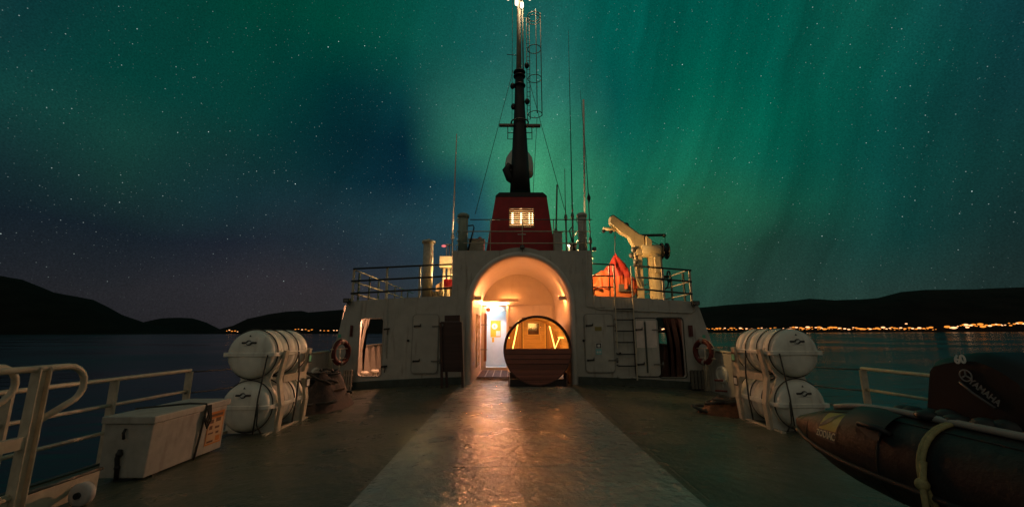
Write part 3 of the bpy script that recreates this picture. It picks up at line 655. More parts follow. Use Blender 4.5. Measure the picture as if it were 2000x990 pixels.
lamp('passage_glow', (-3.95, 13.55, 1.8), 120, (1, .44, .24), .08, pl)
for nm, x, y, z, e, colr, lb in (('deck_floodlight', bx0-.16, 14.2, 3.35, 190, (1, .58, .2), 'floodlight on the left side wall of the upper block, behind its corner'), ('deck_floodlight', bx1+.07, 13.2, 3.75, 240, (1, .56, .2), 'floodlight on the right side wall of the upper block, behind its corner')):
    sg = -1 if x < 0 else 1
    q = thing(nm, (x, y, z), lb, 'floodlight'); mb = MB(); mb.box((x-sg*.14, y-.1, z+.1), (x+sg*.1, y+.1, z+.17)); mb.box((x-sg*.14, y-.12, z-.1), (x-sg*.1, y+.12, z+.1)); mb.build('housing', steel, q, .01)
    lamp('flood_glow', (x, y, z), e, colr, .07, q)

# ------------------------------------------------------------------ barrel sauna
SY0, SY1 = 11.85, 14.2
sc1 = at(1050, 684, SY0); SR = .955; SX, SZ = sc1.x, 1.0
sauna = thing('barrel_sauna', (SX, SY0, 0), 'round wooden barrel sauna with a half moon window standing in the arch', 'sauna')
ringp = lambda r, a: (SX+r*math.cos(a), SZ+r*math.sin(a))
mb = MB()
NS = 40
beam_m = pm('black beam', (.022, .015, .013), .6); rim_m = pm('dark rim wood', (.10, .045, .035), .55, var=.4, scale=9)
for k in range(NS):                              # staves
    a0, a1 = 2*PI*k/NS, 2*PI*(k+.96)/NS
    pts = [ringp(SR, a0), ringp(SR, a1), ringp(SR-.055, a1), ringp(SR-.055, a0)]
    mb.prism(pts, SY0, SY1)
body = mb.build('barrel', planks('dark staves', (.14, .05, .035), 1, 3, .5), sauna)
for yy in (SY0+.25, SY1-.3):
    mb = MB(); mb.tube([(SX+(SR+.006)*math.cos(2*PI*k/60), yy, SZ+(SR+.006)*math.sin(2*PI*k/60)) for k in range(60)], .009, 6, closed=True); mb.build('hoop', steel, sauna)
zsill = at(1050, 681, SY0).z
chord = math.asin(max(-1, min(1, (zsill-SZ)/(SR-.06))))
low = [ringp(SR-.058, PI-chord+(PI+2*chord)*k/40) for k in range(41)]
mb = MB(); RB2 = SR-.012; zlo = SZ-RB2; nb = 7; random.seed(3)
for k in range(nb):                              # horizontal boards with open joints, cut to the circle
    za, zb = zlo+.006+(zsill-zlo-.006)*k/nb, zlo+.006+(zsill-zlo-.006)*(k+1)/nb-.011
    prf = []
    for q in range(7): z = za+(zb-za)*q/6; prf.append((SX+math.sqrt(max(0, RB2**2-(z-SZ)**2)), z))
    for q in range(6, -1, -1): z = za+(zb-za)*q/6; prf.append((SX-math.sqrt(max(0, RB2**2-(z-SZ)**2)), z))
    dy = random.uniform(-.004, .004); mb.prism(prf, SY0-.03+dy, SY0-.003)
mb.build('front_boards', barrelwood, sauna, .003)
mb = MB(); mb.prism([ringp(SR-.03, PI-.01+(PI+.02)*k/48) for k in range(49)], SY0-.002, SY0+.02); mb.build('front_backing', beam_m, sauna)
mb = MB(); mb.tube([(SX+(SR-.006)*math.cos(2*PI*k/72), SY0-.022, SZ+(SR-.006)*math.sin(2*PI*k/72)) for k in range(72)], .017, 8, closed=True); mb.build('front_hoop', rim_m, sauna)
mb = MB(); upq = [ringp(SR-.066, chord+(PI-2*chord)*k/40) for k in range(41)]; mb.mesh(flat(upq, [], .012), upright(SY0+.07)); mb.build('window', glass, sauna)
mb = MB(); mb.box((low[0][0]+.01, SY0-.002, zsill-.03), (low[-1][0]-.01, SY0+.058, zsill+.008)); mb.build('window_sill', barrelwood, sauna)
# inside: back wall with a small door, benches and LED strips
yB = SY1-.25
mb = MB(); mb.prism([ringp(SR-.058, 2*PI*k/48) for k in range(48)], yB, yB+.04); mb.build('back_wall', sauna_in, sauna)
pine = pm('pine trim', (.74, .47, .20), .5, var=.15, scale=8)
mb = MB(); mb.lathe([(SR-.062, SY0+.115), (SR-.062, yB-.005)], (SX, 0, SZ), 'y', 40); mb.f = mb.f[:-2]; mb.m = mb.m[:-2]; mb.sm = mb.sm[:-2]; mb.build('lining', planks('lining boards', (.62, .36, .15), 2, .1, .5, .55), sauna)
def sp_(px, py, y=yB): return at(px, py, y)
a, b2 = sp_(1024, 682, yB-.03), sp_(1064, 624, yB-.03)
mb = MB(); mb.box((a.x, yB-.03, SZ-.55), (b2.x, yB-.004, b2.z)); dr = mb.build('door', planks('door boards', (.58, .33, .13), 2, .14, .5, .6), sauna, .006)
mb = MB()
for x0, x1 in ((a.x-.05, a.x-.002), (b2.x+.002, b2.x+.05)): mb.box((x0, yB-.045, SZ-.55), (x1, yB-.004, b2.z+.05))
mb.box((a.x, yB-.045, b2.z+.002), (b2.x, yB-.004, b2.z+.05)); mb.build('door_frame', pine, dr)
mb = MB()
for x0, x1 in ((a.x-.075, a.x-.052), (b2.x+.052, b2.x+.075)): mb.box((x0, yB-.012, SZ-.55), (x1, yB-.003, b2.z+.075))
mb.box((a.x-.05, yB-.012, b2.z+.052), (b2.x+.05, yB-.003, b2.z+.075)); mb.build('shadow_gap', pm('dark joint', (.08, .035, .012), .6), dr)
zr = sp_(1000, 640, yB-.02).z
for x0, x1 in ((SX-.8, a.x-.08), (b2.x+.08, SX+.8)):
    mb = MB(); mb.box((x0, yB-.03, zr), (x1, yB-.003, zr+.05)); mb.box((x0, yB-.0285, zr-.022), (x1, yB-.003, zr-.002)); mb.build('wall_batten', planks('batten', (.45, .22, .08), 2, .025, .5), sauna)
a, b2 = sp_(1032, 653, yB-.035), sp_(1053, 631, yB-.035)
mb = MB(); mb.box((a.x, yB-.036, a.z), (b2.x, yB-.031, b2.z)); mb.build('door_window', pm('dim pane', (.10, .05, .03), .1), dr)
mb = MB()
for q in ((a.x-.025, a.z-.025, a.x-.001, b2.z+.025), (b2.x+.001, a.z-.025, b2.x+.025, b2.z+.025), (a.x, a.z-.025, b2.x, a.z-.001), (a.x, b2.z+.001, b2.x, b2.z+.025)): mb.box((q[0], yB-.05, q[1]), (q[2], yB-.031, q[3]))
mb.build('window_frame', pine, dr)
mb = MB(); hh = sp_(1057, 660, yB-.05); mb.tube([(hh.x, yB-.032, hh.z-.12), (hh.x, yB-.07, hh.z-.11), (hh.x, yB-.07, hh.z+.11), (hh.x, yB-.032, hh.z+.12)], .012, 6); mb.build('handle', pine, dr)
for sg in (-1, 1):
    mb = MB(); mb.box((SX+sg*.42, SY0+.25, SZ-.16), (SX+sg*.80, yB-.06, SZ-.10)); mb.box((SX+sg*.44, SY0+.25, SZ-.6), (SX+sg*.48, yB-.06, SZ-.165)); mb.build('bench', pine, sauna, .006)
led = emitter('amber led', (1, .52, .10), 5)
mb = MB(); mb.bar(sp_(1071, 622, yB-.05), sp_(1086, 684, yB-.3), .03, .02); mb.bar(sp_(1013, 626, yB-.05), sp_(1001, 684, yB-.3), .03, .02)
mb.bar((SX+.78, yB-.9, SZ+.30), (SX+.62, yB-.9, SZ-.05), .03, .02); mb.bar((SX+.8, yB-.5, SZ+.32), (SX+.8, SY0+.5, SZ+.32), .03, .02); mb.bar((SX-.8, yB-.5, SZ+.32), (SX-.8, SY0+.5, SZ+.32), .03, .02)
mb.build('light_strip', led, sauna)
lamp('sauna_glow', (SX, SY0+.22, SZ+.78), 34, (1, .52, .13), .5, sauna, 'AREA', (math.radians(40), 0, 0))  # hidden area light added above the window to brighten the interior
# cradle
ca, cb_ = at(996, 757, SY0).x, at(1106, 757, SY0).x
def saddle(y0, y1):
    top = []
    for k in range(25):
        x = cb_+(ca-cb_)*k/24; d2 = (SR+.012)**2-(x-SX)**2
        top.append((x, min(.20, SZ-math.sqrt(d2))))
    m_ = MB(); m_.prism([(ca, .012), (cb_, .012)]+top, y0, y1); return m_
mb = saddle(SY0+.0, SY0+.11)
mb.build('cradle', beam_m, sauna)
mb = saddle(SY1-.3, SY1-.2); mb.build('cradle', beam_m, sauna)
cheek_m = pm('brown beam', (.12, .06, .045), .6)
for xx in (at(995, 757, SY0).x-.03, at(1106, 757, SY0).x+.005): mb = MB(); mb.box((xx, SY0-.05, .012), (xx+.03, SY0+.6, .36)); mb.build('cradle_cheek', cheek_m, sauna, .004)

# raised grating before the doorway
gx0, gx1, gy0, gy1 = at(931, 740, 13.6).x, at(993, 740, 13.6).x, 13.55, 15.85
gr = thing('floor_grating', ((gx0+gx1)/2, gy0, 0), 'dark slatted floor grating inside the arch before the white doorway', 'grating')
mb = MB()
for k in range(34): y = gy0+(gy1-gy0)*k/33; mb.box((gx0, y, .07), (gx1, y+.03, .1))
mb.build('slats', pm('brown slats', (.10, .05, .035), .45), gr)
mb = MB()
for k in range(5): x = gx0+(gx1-gx0-.03)*k/4; mb.box((x, gy0-.004, .012), (x+.03, gy1+.034, .069)); mb.box((x, gy0, .1005), (x+.03, gy1, .108))
mb.build('bearer', pm('pale bearer', (.30, .2, .14), .45), gr)

# standing wooden panel left of the arch
sp0, sp1 = at(860, 757, 11.9), at(905, 757, 11.9)
st = thing('wooden_stand', ((sp0.x+sp1.x)/2, 11.9, cam_z(-1.7)), 'tall dark brown panel on legs standing left of the glowing arch', 'stand')
def q2(px, py): p = at(px, py, 11.9); return (p.x, p.z)
mb = MB(); mb.prism([q2(861,628), q2(900,628), q2(902,726), q2(865,726)], 11.9, 11.98); mb.build('panel', darkwood, st, .006)
mb = MB(); mb.prism([q2(868,616), q2(898,615), q2(898,627.5), q2(868,627.5)], 11.92, 12.0); mb.build('top_board', darkwood, st, .004)
gz = cam_z(-1.7)
for pa, pb, y in (((861, 629), (863, 757), 11.86), ((901, 629), (904, 757), 11.86), ((872, 726), (873, 752), 12.02)):
    a, b2 = at(*pa, y), at(*pb, y); b2.z = gz; mb = MB(); mb.bar(b2, a, .07, .05, (0,1,0)); mb.build('leg', darkwood, st, .004)
mb = MB(); a, b2 = at(902.5, 627, 11.83), at(907, 757, 11.83); b2.z = gz; mb.bar(b2, a, .02, .03, (0,1,0)); mb.build('edge_strip', pm('pale edge', (.5, .4, .33), .5), st)
mb = MB(); a, b2 = q2(862, 633), q2(867, 629); mb.lathe([(.04, 0), (.04, .03)], (a[0]+.03, 11.84, a[1]-.02), 'y', 10); mb.build('bracket', steel, st)

# ------------------------------------------------------------------ bulwarks beside the deckhouse
def bulwark(sgn):
    xo = XL if sgn < 0 else XR
    lb = 'white steel bulwark with a round fairlead left of the lit passage' if sgn < 0 else 'white steel bulwark with a round fairlead right of the dark passage'
    bw = thing('bulwark', (xo, 11.6, cam_z(xo)), lb, 'bulwark')
    ya, yb = 10.55, Y_WALL-.05
    zt = .92; zb = cam_z(xo)-.02
    cy, cz = 11.75, .32
    outl = [(ya, zb), (yb, zb), (yb, zt), (ya, zt-.02)]
    hole = [(cy+.25*math.cos(2*PI*k/28), cz+.17*math.sin(2*PI*k/28)) for k in range(28)]
    mb = MB(); mb.mesh(flat(outl, [], .02), lambda v: Vector((xo+v.z, v.x, v.y))); mb.build('plate', white, bw)
    mb = MB(); mb.tube([(xo-sgn*.02, cy+.27*math.cos(2*PI*k/36), cz+.19*math.sin(2*PI*k/36)) for k in range(36)], .045, 8, closed=True); mb.build('fairlead', grp, bw)
    mb = MB(); mb.ball((xo-sgn*.015, cy, cz), (.05, .25, .17), 24, 12); mb.build('fairlead_cover', grp, bw)
    mb = MB(); mb.tube([(xo, ya-.02, zt+.01), (xo, yb, zt+.03)], .035, 8); mb.build('cap_rail', cream, bw)
    for y in (ya, yb-.02):
        mb = MB(); mb.prism([(xo-sgn*.015, zb), (xo-sgn*.32, zb), (xo-sgn*.06, zt), (xo-sgn*.015, zt)], y, y+.03); mb.build('stay', cream, bw)
bulwark(-1); bulwark(1)

# lifebuoys
def lifebuoy(px, py, label):
    p = at(px, py, 12.1)
    t_ = thing('lifebuoy', (p.x, 12.1, p.z), label, 'lifebuoy', 'lifebuoys beside the deckhouse wall')
    c_, s_ = math.cos(1.22), math.sin(1.22)
    sg = -1 if px < 1000 else 1
    def rp(a, r): return (p.x+r*math.cos(a)*c_, 12.1-sg*r*math.cos(a)*s_, p.z+r*math.sin(a))
    mb = MB(); mb.tube([rp(2*PI*k/40, .30) for k in range(40)], .075, 12, closed=True); mb.build('ring', ring_red, t_)
    for a in (PI/2, 3*PI/2):
        mb = MB(); mb.tube([rp(a-.14+.07*k, .30) for k in range(5)], .079, 12, caps=False); mb.build('band', pm('worn band', (.30, .26, .22), .6), t_)
    mb = MB(); mb.tube([rp(2*PI*k/48, .385+.012*math.sin(k*2*PI/12)) for k in range(48)], .008, 6, closed=True); mb.build('grab_line', cream, t_)
    mb = MB(); a, b2 = rp(PI, .36), rp(0, .36)
    for dz in (-.17, .1): mb.tube([(a[0], a[1]-.09, a[2]+dz), (b2[0], b2[1]-.09, b2[2]+dz)], .014, 6)
    mb.tube([(p.x, 12.0, p.z+.1), (p.x-.02*sg, 12.02, p.z-.95)], .02, 6); mb.build('holder', cream, t_)
lifebuoy(666, 688, 'red lifebuoy in a rail holder at the left end of the deckhouse wall')
lifebuoy(1374, 687, 'red lifebuoy in a rail holder at the right end of the deckhouse wall')
# slatted gratings leaning at the ends of the wall
def grating(px0, px1, mat, label):
    a, b2 = at(px0, 758, 12.4), at(px1, 722, 12.4); zb = cam_z(a.x)+.0
    t_ = thing('slatted_board', ((a.x+b2.x)/2, 12.4, zb), label, 'slatted board')
    n = 4; w = (b2.x-a.x)/n
    mb = MB()
    for k in range(n): mb.box((a.x+w*k+.012, 12.36, zb+.03), (a.x+w*(k+1)-.012, 12.4, b2.z))
    mb.build('slats', mat, t_, .006)
    mb = MB(); mb.box((a.x, 12.402, zb+.12), (b2.x, 12.43, zb+.18)); mb.box((a.x, 12.402, b2.z-.18), (b2.x, 12.43, b2.z-.12)); mb.build('crossbar', mat, t_)
    mb = MB(); mb.box((a.x+.02, 12.44, zb), (b2.x-.02, 12.47, b2.z-.03)); mb.build('backing', black, t_)
grating(668, 690, pm('pale slats', (.55, .42, .32), .5), 'pale slatted board at the foot of the wall beside the lit passage')
grating(1350, 1374, pm('grey slats', (.13, .12, .10), .5), 'dark grey slatted board at the foot of the wall beside the dark passage')
# mooring bitts in the left passage
for k, (px, py, Y) in enumerate(((712, 728, 13.7), (732, 724, 14.3))):
    p = at(px, py, Y); z = cam_z(p.x); mb = MB(); mb.lathe([(.13, 0), (.13, .04), (.08, .06), (.08, .30), (.13, .33), (.13, .40), (.09, .43)], (p.x, Y, z), 'z', 16)
    tag(mb.build('mooring_bollard', grp), ['short white mooring bollard in the lit passage, the nearer one', 'short white mooring bollard in the lit passage, the farther one'][k], 'bollard')

# ------------------------------------------------------------------ ship's rails (fore deck)
def rail_run(sgn, posts, y_end, y_start, label, name='ship_railing'):
    xo = (XL if sgn < 0 else XR)-sgn*-.1
    zs = [.87, .53, .18]
    t_ = thing(name, (xo, posts[-1], cam_z(xo)), label, 'railing')
    for i, z in enumerate(zs):
        mb = MB(); mb.tube([(xo, y_start, z), (xo, y_end, z)], .024 if i else .028, 8); mb.build('rail', cream, t_)
    for y in posts:
        mb = MB(); mb.bar((xo, y, cam_z(xo)-.02), (xo, y, zs[0]-.02), .11, .03, (0,1,0)); mb.build('post', cream, t_)
    mb = MB(); mb.box((xo-.02, y_start, cam_z(xo)-.06), (xo+.02, y_end, cam_z(xo)+.02)); mb.build('deck_edge_bar', coam, t_)
yl = lambda px: (at(px, 760, 5).x, 5)
rail_run(-1, [2.2, 3.5, 4.72, 5.95, 7.3], 7.32, 2.0, 'cream steel railing along the deck edge behind the white box')
rail_run(1, [7.2, 5.95, 4.7, 3.4, 2.2], 7.22, 2.0, 'cream steel railing along the deck edge behind the inflatable boat')
# guard chains between rail ends and bulwarks
def sag(a, b2, s, n=14): return [Vector(a).lerp(Vector(b2), k/n)-Vector((0, 0, s*4*(k/n)*(1-k/n))) for k in range(n+1)]
for sgn, lb in ((-1, 'guard wires sagging behind the left life raft canisters'), (1, 'guard wires sagging behind the right life raft canisters')):
    xo = (XL if sgn < 0 else XR)-sgn*-.1; xb = XL if sgn < 0 else XR
    t_ = thing('guard_wire', (xo, 9, .2), lb, 'guard wire')
    for z in (.85, .5, .2):
        mb = MB(); mb.tube(sag((xo, 7.25, z), (xb, 10.52, z+.02), .06), .011, 6); mb.build('wire', darkrope, t_)

# ------------------------------------------------------------------ life rafts
def canister(cx, cy, cz, label, sgn):
    R_, Lh = .398, .68
    t_ = thing('raft_canister', (cx, cy, cz-R_), label, 'life raft canister', 'white life raft canisters')
    prof = [(.02, -Lh), (.14, -Lh+.004), (.26, -Lh+.015), (.338, -Lh+.04), (.374, -Lh+.075), (.385, -Lh+.12)]
    mids = []
    for k in range(5):
        y0 = -Lh+.15+k*(2*Lh-.3)/5; y1 = -Lh+.15+(k+1)*(2*Lh-.3)/5
        mids += [(.385, y0), (R_, y0+.012), (R_, y1-.03), (.385, y1-.018)]
    prof2 = prof+mids+[(r, -h) for r, h in prof[::-1]]
    mb = MB(); mb.lathe(prof2, (cx, cy, cz), 'y', 40); sh = mb.build('shell', grp, t_)
    # joint flange between the two halves
    o_ = rrect(cx-R_-.035, cy-Lh-.012, cx+R_+.035, cy+Lh+.012, .09)
    mb = MB(); mb.prism(o_, cz-.035, cz+.03, 'xy'); mb.build('flange', grp, t_, .008)
    for k in (0, 1, 2, 3):
        yy = cy-Lh+.16+k*(2*Lh-.32)/3
        mb = MB(); mb.tube([(cx+(R_+.012)*math.cos(2*PI*j/48), yy, cz+(R_+.012)*math.sin(2*PI*j/48)) for j in range(48)], .009, 6, closed=True); mb.build('strap', darkrope, t_)
    # end decal: bar with a roundel, and a small mark above it
    zz = cz+.19; yy = cy-Lh-.004
    mb = MB(); mb.box((cx-.12, yy, zz-.014), (cx+.12, yy+.03, zz+.014)); 
    mb.tube([(cx+.042*math.cos(2*PI*j/24), yy, zz+.035*math.sin(2*PI*j/24)) for j in range(24)], .009, 5, closed=True)
    mb.add([(cx-.02, yy+.02, zz+.10), (cx+.02, yy+.02, zz+.10), (cx, yy+.02, zz+.13)], [(0, 1, 2)])
    mb.build('emblem', logo_dark, t_)
    mb = MB(); mb.box((cx-.09, yy-.001, zz-.05), (cx+.09, yy+.008, zz-.044)); mb.bar((cx-.05, yy-.003, zz-.03), (cx+.05, yy-.003, zz+.03), .006, .03); mb.build('emblem', logo_white, t_)
    return t_
def rack(cx, sgn, z0, label):
    """sgn: +1 when the inboard side is at +x"""
    t_ = thing('raft_rack', (cx, 7.7, z0), label, 'raft rack')
    mb = MB()
    for y in (7.28, 8.12):
        prof_ = [(cx-.40, z0), (cx+.40, z0), (cx+.40, z0+.52), (cx+.24, z0+.86), (cx+.40, z0+1.2), (cx+.40, z0+1.36), (cx-.40, z0+1.36), (cx-.40, z0+1.2), (cx-.24, z0+.86), (cx-.40, z0+.52)]
        mb2 = MB(); mb2.prism(prof_, y-.02, y+.02); mb2.build('end_plate', grp, t_)
        xi = cx+sgn*.42
        mb2 = MB()
        for (xa, za), (xb, zb) in (((xi+sgn*.02, z0), (xi+sgn*.06, z0+.44)), ((xi+sgn*.06, z0+.44), (xi-sgn*.02, z0+.86)), ((xi-sgn*.02, z0+.86), (xi+sgn*.06, z0+1.34))):
            mb2.bar((xa, y, za), (xb, y, zb), .05, .11, (0,1,0))
        mb2.build('post', cream, t_, .004)
    mb = MB(); mb.box((cx+sgn*.38, 7.34, z0+.8), (cx+sgn*.44, 8.06, z0+.92)); mb.build('beam', cream, t_, .004); mb = MB(); mb.box((cx+sgn*.36, 7.0, z0), (cx+sgn*.42, 8.4, z0+.05)); mb.build('beam', cream, t_, .004); mb = MB(); mb.box((cx-sgn*.42, 7.0, z0), (cx-sgn*.36, 8.4, z0+.05)); mb.build('beam', cream, t_, .004)
    for zz, m_ in ((z0+1.16, sign_green), (z0+.72, logo_white)):
        xs_ = cx+sgn*.49; mb = MB(); mb.box((xs_, 8.06, zz-.09), (xs_+sgn*.004, 8.2, zz+.09), 0); mb.box((xs_+sgn*.0045, 8.08, zz-.065), (xs_+sgn*.007, 8.18, zz+.05), 1); mb.build('sign', [black, m_], t_)
    # hand lashing
    mb = MB(); xs_ = cx+sgn*.47
    mb.tube([(xs_, 7.72, z0+1.3), (xs_+sgn*.03, 7.74, z0+.9), (xs_, 7.78, z0+.45), (xs_-sgn*.03, 7.76, z0+.08)], .014, 6); mb.build('lashing', darkrope, t_); mb = MB(); mb.tube([(cx+sgn*.34, 6.96, z0+1.28), (cx+sgn*.27, 6.94, z0+.6), (cx+sgn*.24, 6.95, z0+.06)], .012, 6); mb.build('lashing', darkrope, t_); mb = MB(); mb.tube([(cx+sgn*.29, 6.92, z0+.52), (cx+sgn*.31, 6.91, z0+.2), (cx+sgn*.38, 6.93, z0+.07)], .012, 6)
    mb.build('lashing', darkrope, t_)
for cx, sgn, side in ((-4.30, 1, 'behind the lidded deck box'), (4.84, -1, 'behind the inflatable boat')):
    z0 = cam_z(cx)
    rack(cx, sgn, z0, 'white steel rack holding two raft canisters, ' + side)
    canister(cx, 7.66, z0+.45, 'white raft canister, lower one in the rack ' + side, sgn)
    canister(cx, 7.66, z0+1.285, 'white raft canister, upper one in the rack ' + side, sgn)

# ------------------------------------------------------------------ white box with a poster
bz = cam_z(-4.3)+.03
box = thing('deck_box', (-4.4, 5.6, bz-.03), 'white lidded deck box with an orange instruction poster, lashed with black rope', 'box')
BX0, BX1, BY0, BY1 = -4.66, -4.10, 5.05, 6.32; BH = .58
ft = pm('box paint', (.42, .40, .35), .5, var=.16, scale=7, rust=.5, bump=.15, bscale=12)
mb = MB(); mb.add([(BX0+.02,BY0,bz),(BX1-.03,BY0,bz),(BX1-.03,BY1,bz),(BX0+.02,BY1,bz),(BX0,BY0,bz+BH),(BX1,BY0,bz+BH),(BX1,BY1,bz+BH),(BX0,BY1,bz+BH)], [(0,3,2,1),(4,5,6,7),(0,1,5,4),(1,2,6,5),(2,3,7,6),(3,0,4,7)]); mb.build('body', ft, box, .012)
mb = MB(); mb.box((BX0-.025, BY0-.025, bz+BH+.002), (BX1+.025, BY1+.025, bz+BH+.085)); mb.build('lid', ft, box, .012)
mb = MB()
for y in (BY0+.15, BY1-.2): mb.box((BX0+.05, y, bz-.03), (BX1-.05, y+.07, bz-.001))
mb.build('skid', black, box)
def bside(y, z): k = (z-bz)/BH; return Vector((BX1-.03+.03*k+.004, y, z))
mb = MB(); Y0p, Y1p, Z0p, Z1p = BY1-.36, BY1-.05, bz+.10, bz+.53
def quad(y0, y1, z0, z1, off, mi):
    a = [bside(y0, z0), bside(y1, z0), bside(y1, z1), bside(y0, z1)]
    mb.add([v+Vector((off, 0, 0)) for v in a], [(0, 1, 2, 3)], mi)
quad(Y0p, Y1p, Z0p, Z1p, .001, 0); quad(Y0p+.015, Y1p-.015, Z0p+.02, Z1p-.09, .003, 1)
for i, (yy, zz, w, h) in enumerate(((.03,.30,.08,.05),(.15,.31,.10,.05),(.04,.22,.06,.05),(.15,.22,.09,.03),(.03,.16,.10,.02),(.18,.15,.06,.03),(.03,.05,.12,.025))): quad(Y0p+yy, Y0p+yy+w, Z0p+zz-.02, Z0p+zz+h-.02, .005, 2)
quad(Y1p-.12, Y1p-.03, Z0p+.03, Z0p+.1, .005, 0); quad(Y0p+.03, Y1p-.03, Z1p-.065, Z1p-.03, .003, 2)
mb.build('poster', [pm('poster orange', (.60, .20, .03), .5), pm('poster cream', (.62, .42, .24), .5), pm('poster brown', (.16, .07, .03), .5)], box)
mb = MB(); yr = BY1-.5; mb.tube([(BX1-.02, yr-.02, bz-.02), (BX1+.012, yr, bz+.3), (BX1+.034, yr+.02, bz+BH+.02), (BX1+.03, yr+.02, bz+BH+.09), (BX1-.2, yr+.02, bz+BH+.098), (BX0-.03, yr-.35, bz+BH+.098), (BX0-.04, yr-.35, bz+.3)], .012, 6)
for k in range(3): mb.tube([(BX1+.04, yr+.03+.03*k, bz+BH+.07), (BX1+.045, yr+.06+.03*k, bz+BH-.05-.04*k), (BX1+.04, yr+.03+.02*k, bz+BH-.17-.03*k), (BX1+.04, yr+.0, bz+BH-.05)], .011, 6)
mb.ball((BX1+.04, yr+.03, bz+BH-.12), .03, 8, 6); mb.build('lashing', darkrope, box)
xm = (BX0+BX1)/2-.02
mb = MB(); mb.tube([(xm, BY0-.012, bz+.53), (xm, BY0-.035, bz+.49), (xm, BY0-.02, bz+.42)], .014, 6); mb.tube([(xm-.015, BY0-.02, bz+.31), (xm-.03, BY0-.03, bz+.22), (xm-.02, BY0-.02, bz+.12), (xm-.01, BY0-.02, bz-.01)], .022, 6); mb.ball((xm-.02, BY0-.02, bz+.26), .035, 8, 6); mb.ball((xm-.02, BY0-.02, bz+.12), .03, 8, 6); mb.build('latch', black, box)

# ------------------------------------------------------------------ gangway frame at the left edge
GXp = -4.55
gw = thing('gangway_gate', (GXp, 3.9, cam_z(GXp)), 'cream gangway frame with looped handrails and a white roller, nearer than the deck box', 'gangway')
pt = at(84, 716, 3.95); gxx = pt.x; gyy = 3.95
mb = MB(); z0 = cam_z(gxx)
for w, d in ((.09, .012),):
    mb.box((gxx-.045, gyy-.05, z0), (gxx+.045, gyy-.038, pt.z)); mb.box((gxx-.045, gyy+.038, z0), (gxx+.045, gyy+.05, pt.z)); mb.box((gxx-.006, gyy-.0375, z0), (gxx+.006, gyy+.0375, pt.z))
mb.build('post', cream, gw, .002)
def loop(x, ya, yend, zt, zb, dz=0):
    r = (zt-zb)/2
    pts = [(x, ya, zt), (x, yend-r*1.0, zt)]
    for k in range(1, 9): a = PI/2-PI*.78*k/8; pts.append((x, yend-r+r*math.cos(a), zt-r+r*math.sin(a)))
    l_ = pts[-1]; pts.append((x, gyy+(.06 if yend > gyy else -.25), zb-.10)); return pts
mb = MB(); mb.tube(loop(gxx, 1.5, 4.36, pt.z-.015, pt.z-.38), .03, 10); mb.build('handrail', cream, gw)
x2 = gxx-.62
mb = MB(); mb.tube(loop(x2, 1.5, 4.30, pt.z-.015, pt.z-.38), .03, 10); mb.build('handrail', cream, gw)
mb = MB(); mb.box((x2-.045, gyy-.05, z0), (x2+.045, gyy-.038, pt.z)); mb.box((x2-.045, gyy+.038, z0), (x2+.045, gyy+.05, pt.z)); mb.box((x2-.006, gyy-.0375, z0), (x2+.006, gyy+.0375, pt.z)); mb.build('post', cream, gw, .002)
mb = MB(); mb.box((gxx-.03, 1.5, .50), (gxx+.03, gyy-.052, .60)); mb.tube([(gxx, 1.5, .1), (gxx, gyy-.05, .1)], .022, 8); mb.build('crossbar', cream, gw)
mb = MB(); mb.box((gxx-.02, 1.5, z0+.02), (gxx+.0, gyy-.055, z0+.28)); mb.box((gxx-.02, gyy+.055, z0+.02), (gxx+.0, gyy+.75, z0+.22)); mb.build('toe_board', cream, gw, .004)
mb = MB(); mb.tube([(gxx-.01, gyy+.06, z0+.235), (gxx-.01, gyy+.78, z0+.235)], .018, 8); mb.build('toe_rail', steel, gw)
wc = on_deck(150, 990); rr_ = .105; wy = wc.y+.02
mb = MB(); mb.lathe([(.03, -.03), (.085, -.03), (rr_, -.02), (rr_, .04), (.085, .05), (.03, .05)], (wc.x, wy, cam_z(wc.x)+rr_), 'y', 28); wh = mb.build('wheel', pm('roller white', (.55, .5, .47), .5), gw)
mb = MB(); mb.lathe([(.03, -.05), (.03, .09)], (wc.x, wy, cam_z(wc.x)+rr_), 'y', 14); mb.bar((wc.x-.32, wy+.09, cam_z(wc.x)+rr_+.02), (wc.x, wy+.09, cam_z(wc.x)+rr_), .02, .05); mb.build('axle', black, wh)

# ------------------------------------------------------------------ gear heaps
def heap(name, c, r, h, seed, mats, label, cat, n=26):
    random.seed(seed); z = cam_z(c[0])
    t_ = thing(name, (c[0], c[1], z), label, cat)
    mb = MB()
    def fn(u, v):
        a = 2*PI*u; k = 1-v; rr = k*(1+.25*mnoise.noise(Vector((math.cos(a)*1.5, math.sin(a)*1.5, seed))))
        x = c[0]+r[0]*rr*math.cos(a); y = c[1]+r[1]*rr*math.sin(a)
        hh = h*(1-rr**2)*(1+.5*mnoise.noise(Vector((x*3, y*3, seed))))+.07*mnoise.noise(Vector((x*9, y*9, seed)))
        return (x, y, z+max(-.01, hh if v > .02 else -.01))
    mb.grid(fn, 44, 14, smooth=True); mb.build('tarpaulin', mats[0], t_)
    mb = MB()
    for k in range(n):
        a = random.uniform(0, 6.28); q = random.uniform(.1, .85); x, y = c[0]+r[0]*q*math.cos(a), c[1]+r[1]*q*math.sin(a); zz = z+h*(1-q*q)*random.uniform(.8, 1.1)+.02
        rad = random.uniform(.10, .22); ph = random.uniform(0, 6.28); tl = random.uniform(-.4, .4)
        mb.tube([(x+rad*math.cos(ph+j*.6), y+rad*.8*math.sin(ph+j*.6), zz+tl*rad*math.cos(j*.6)+.02*math.sin(j)) for j in range(9)], .026, 7)
    mb.build('rope_coils', mats[1], t_)
    return t_
brown_tarp = pm('brown tarp', (.05, .030, .021), .7, var=.5, scale=6, bump=.6, bscale=12)
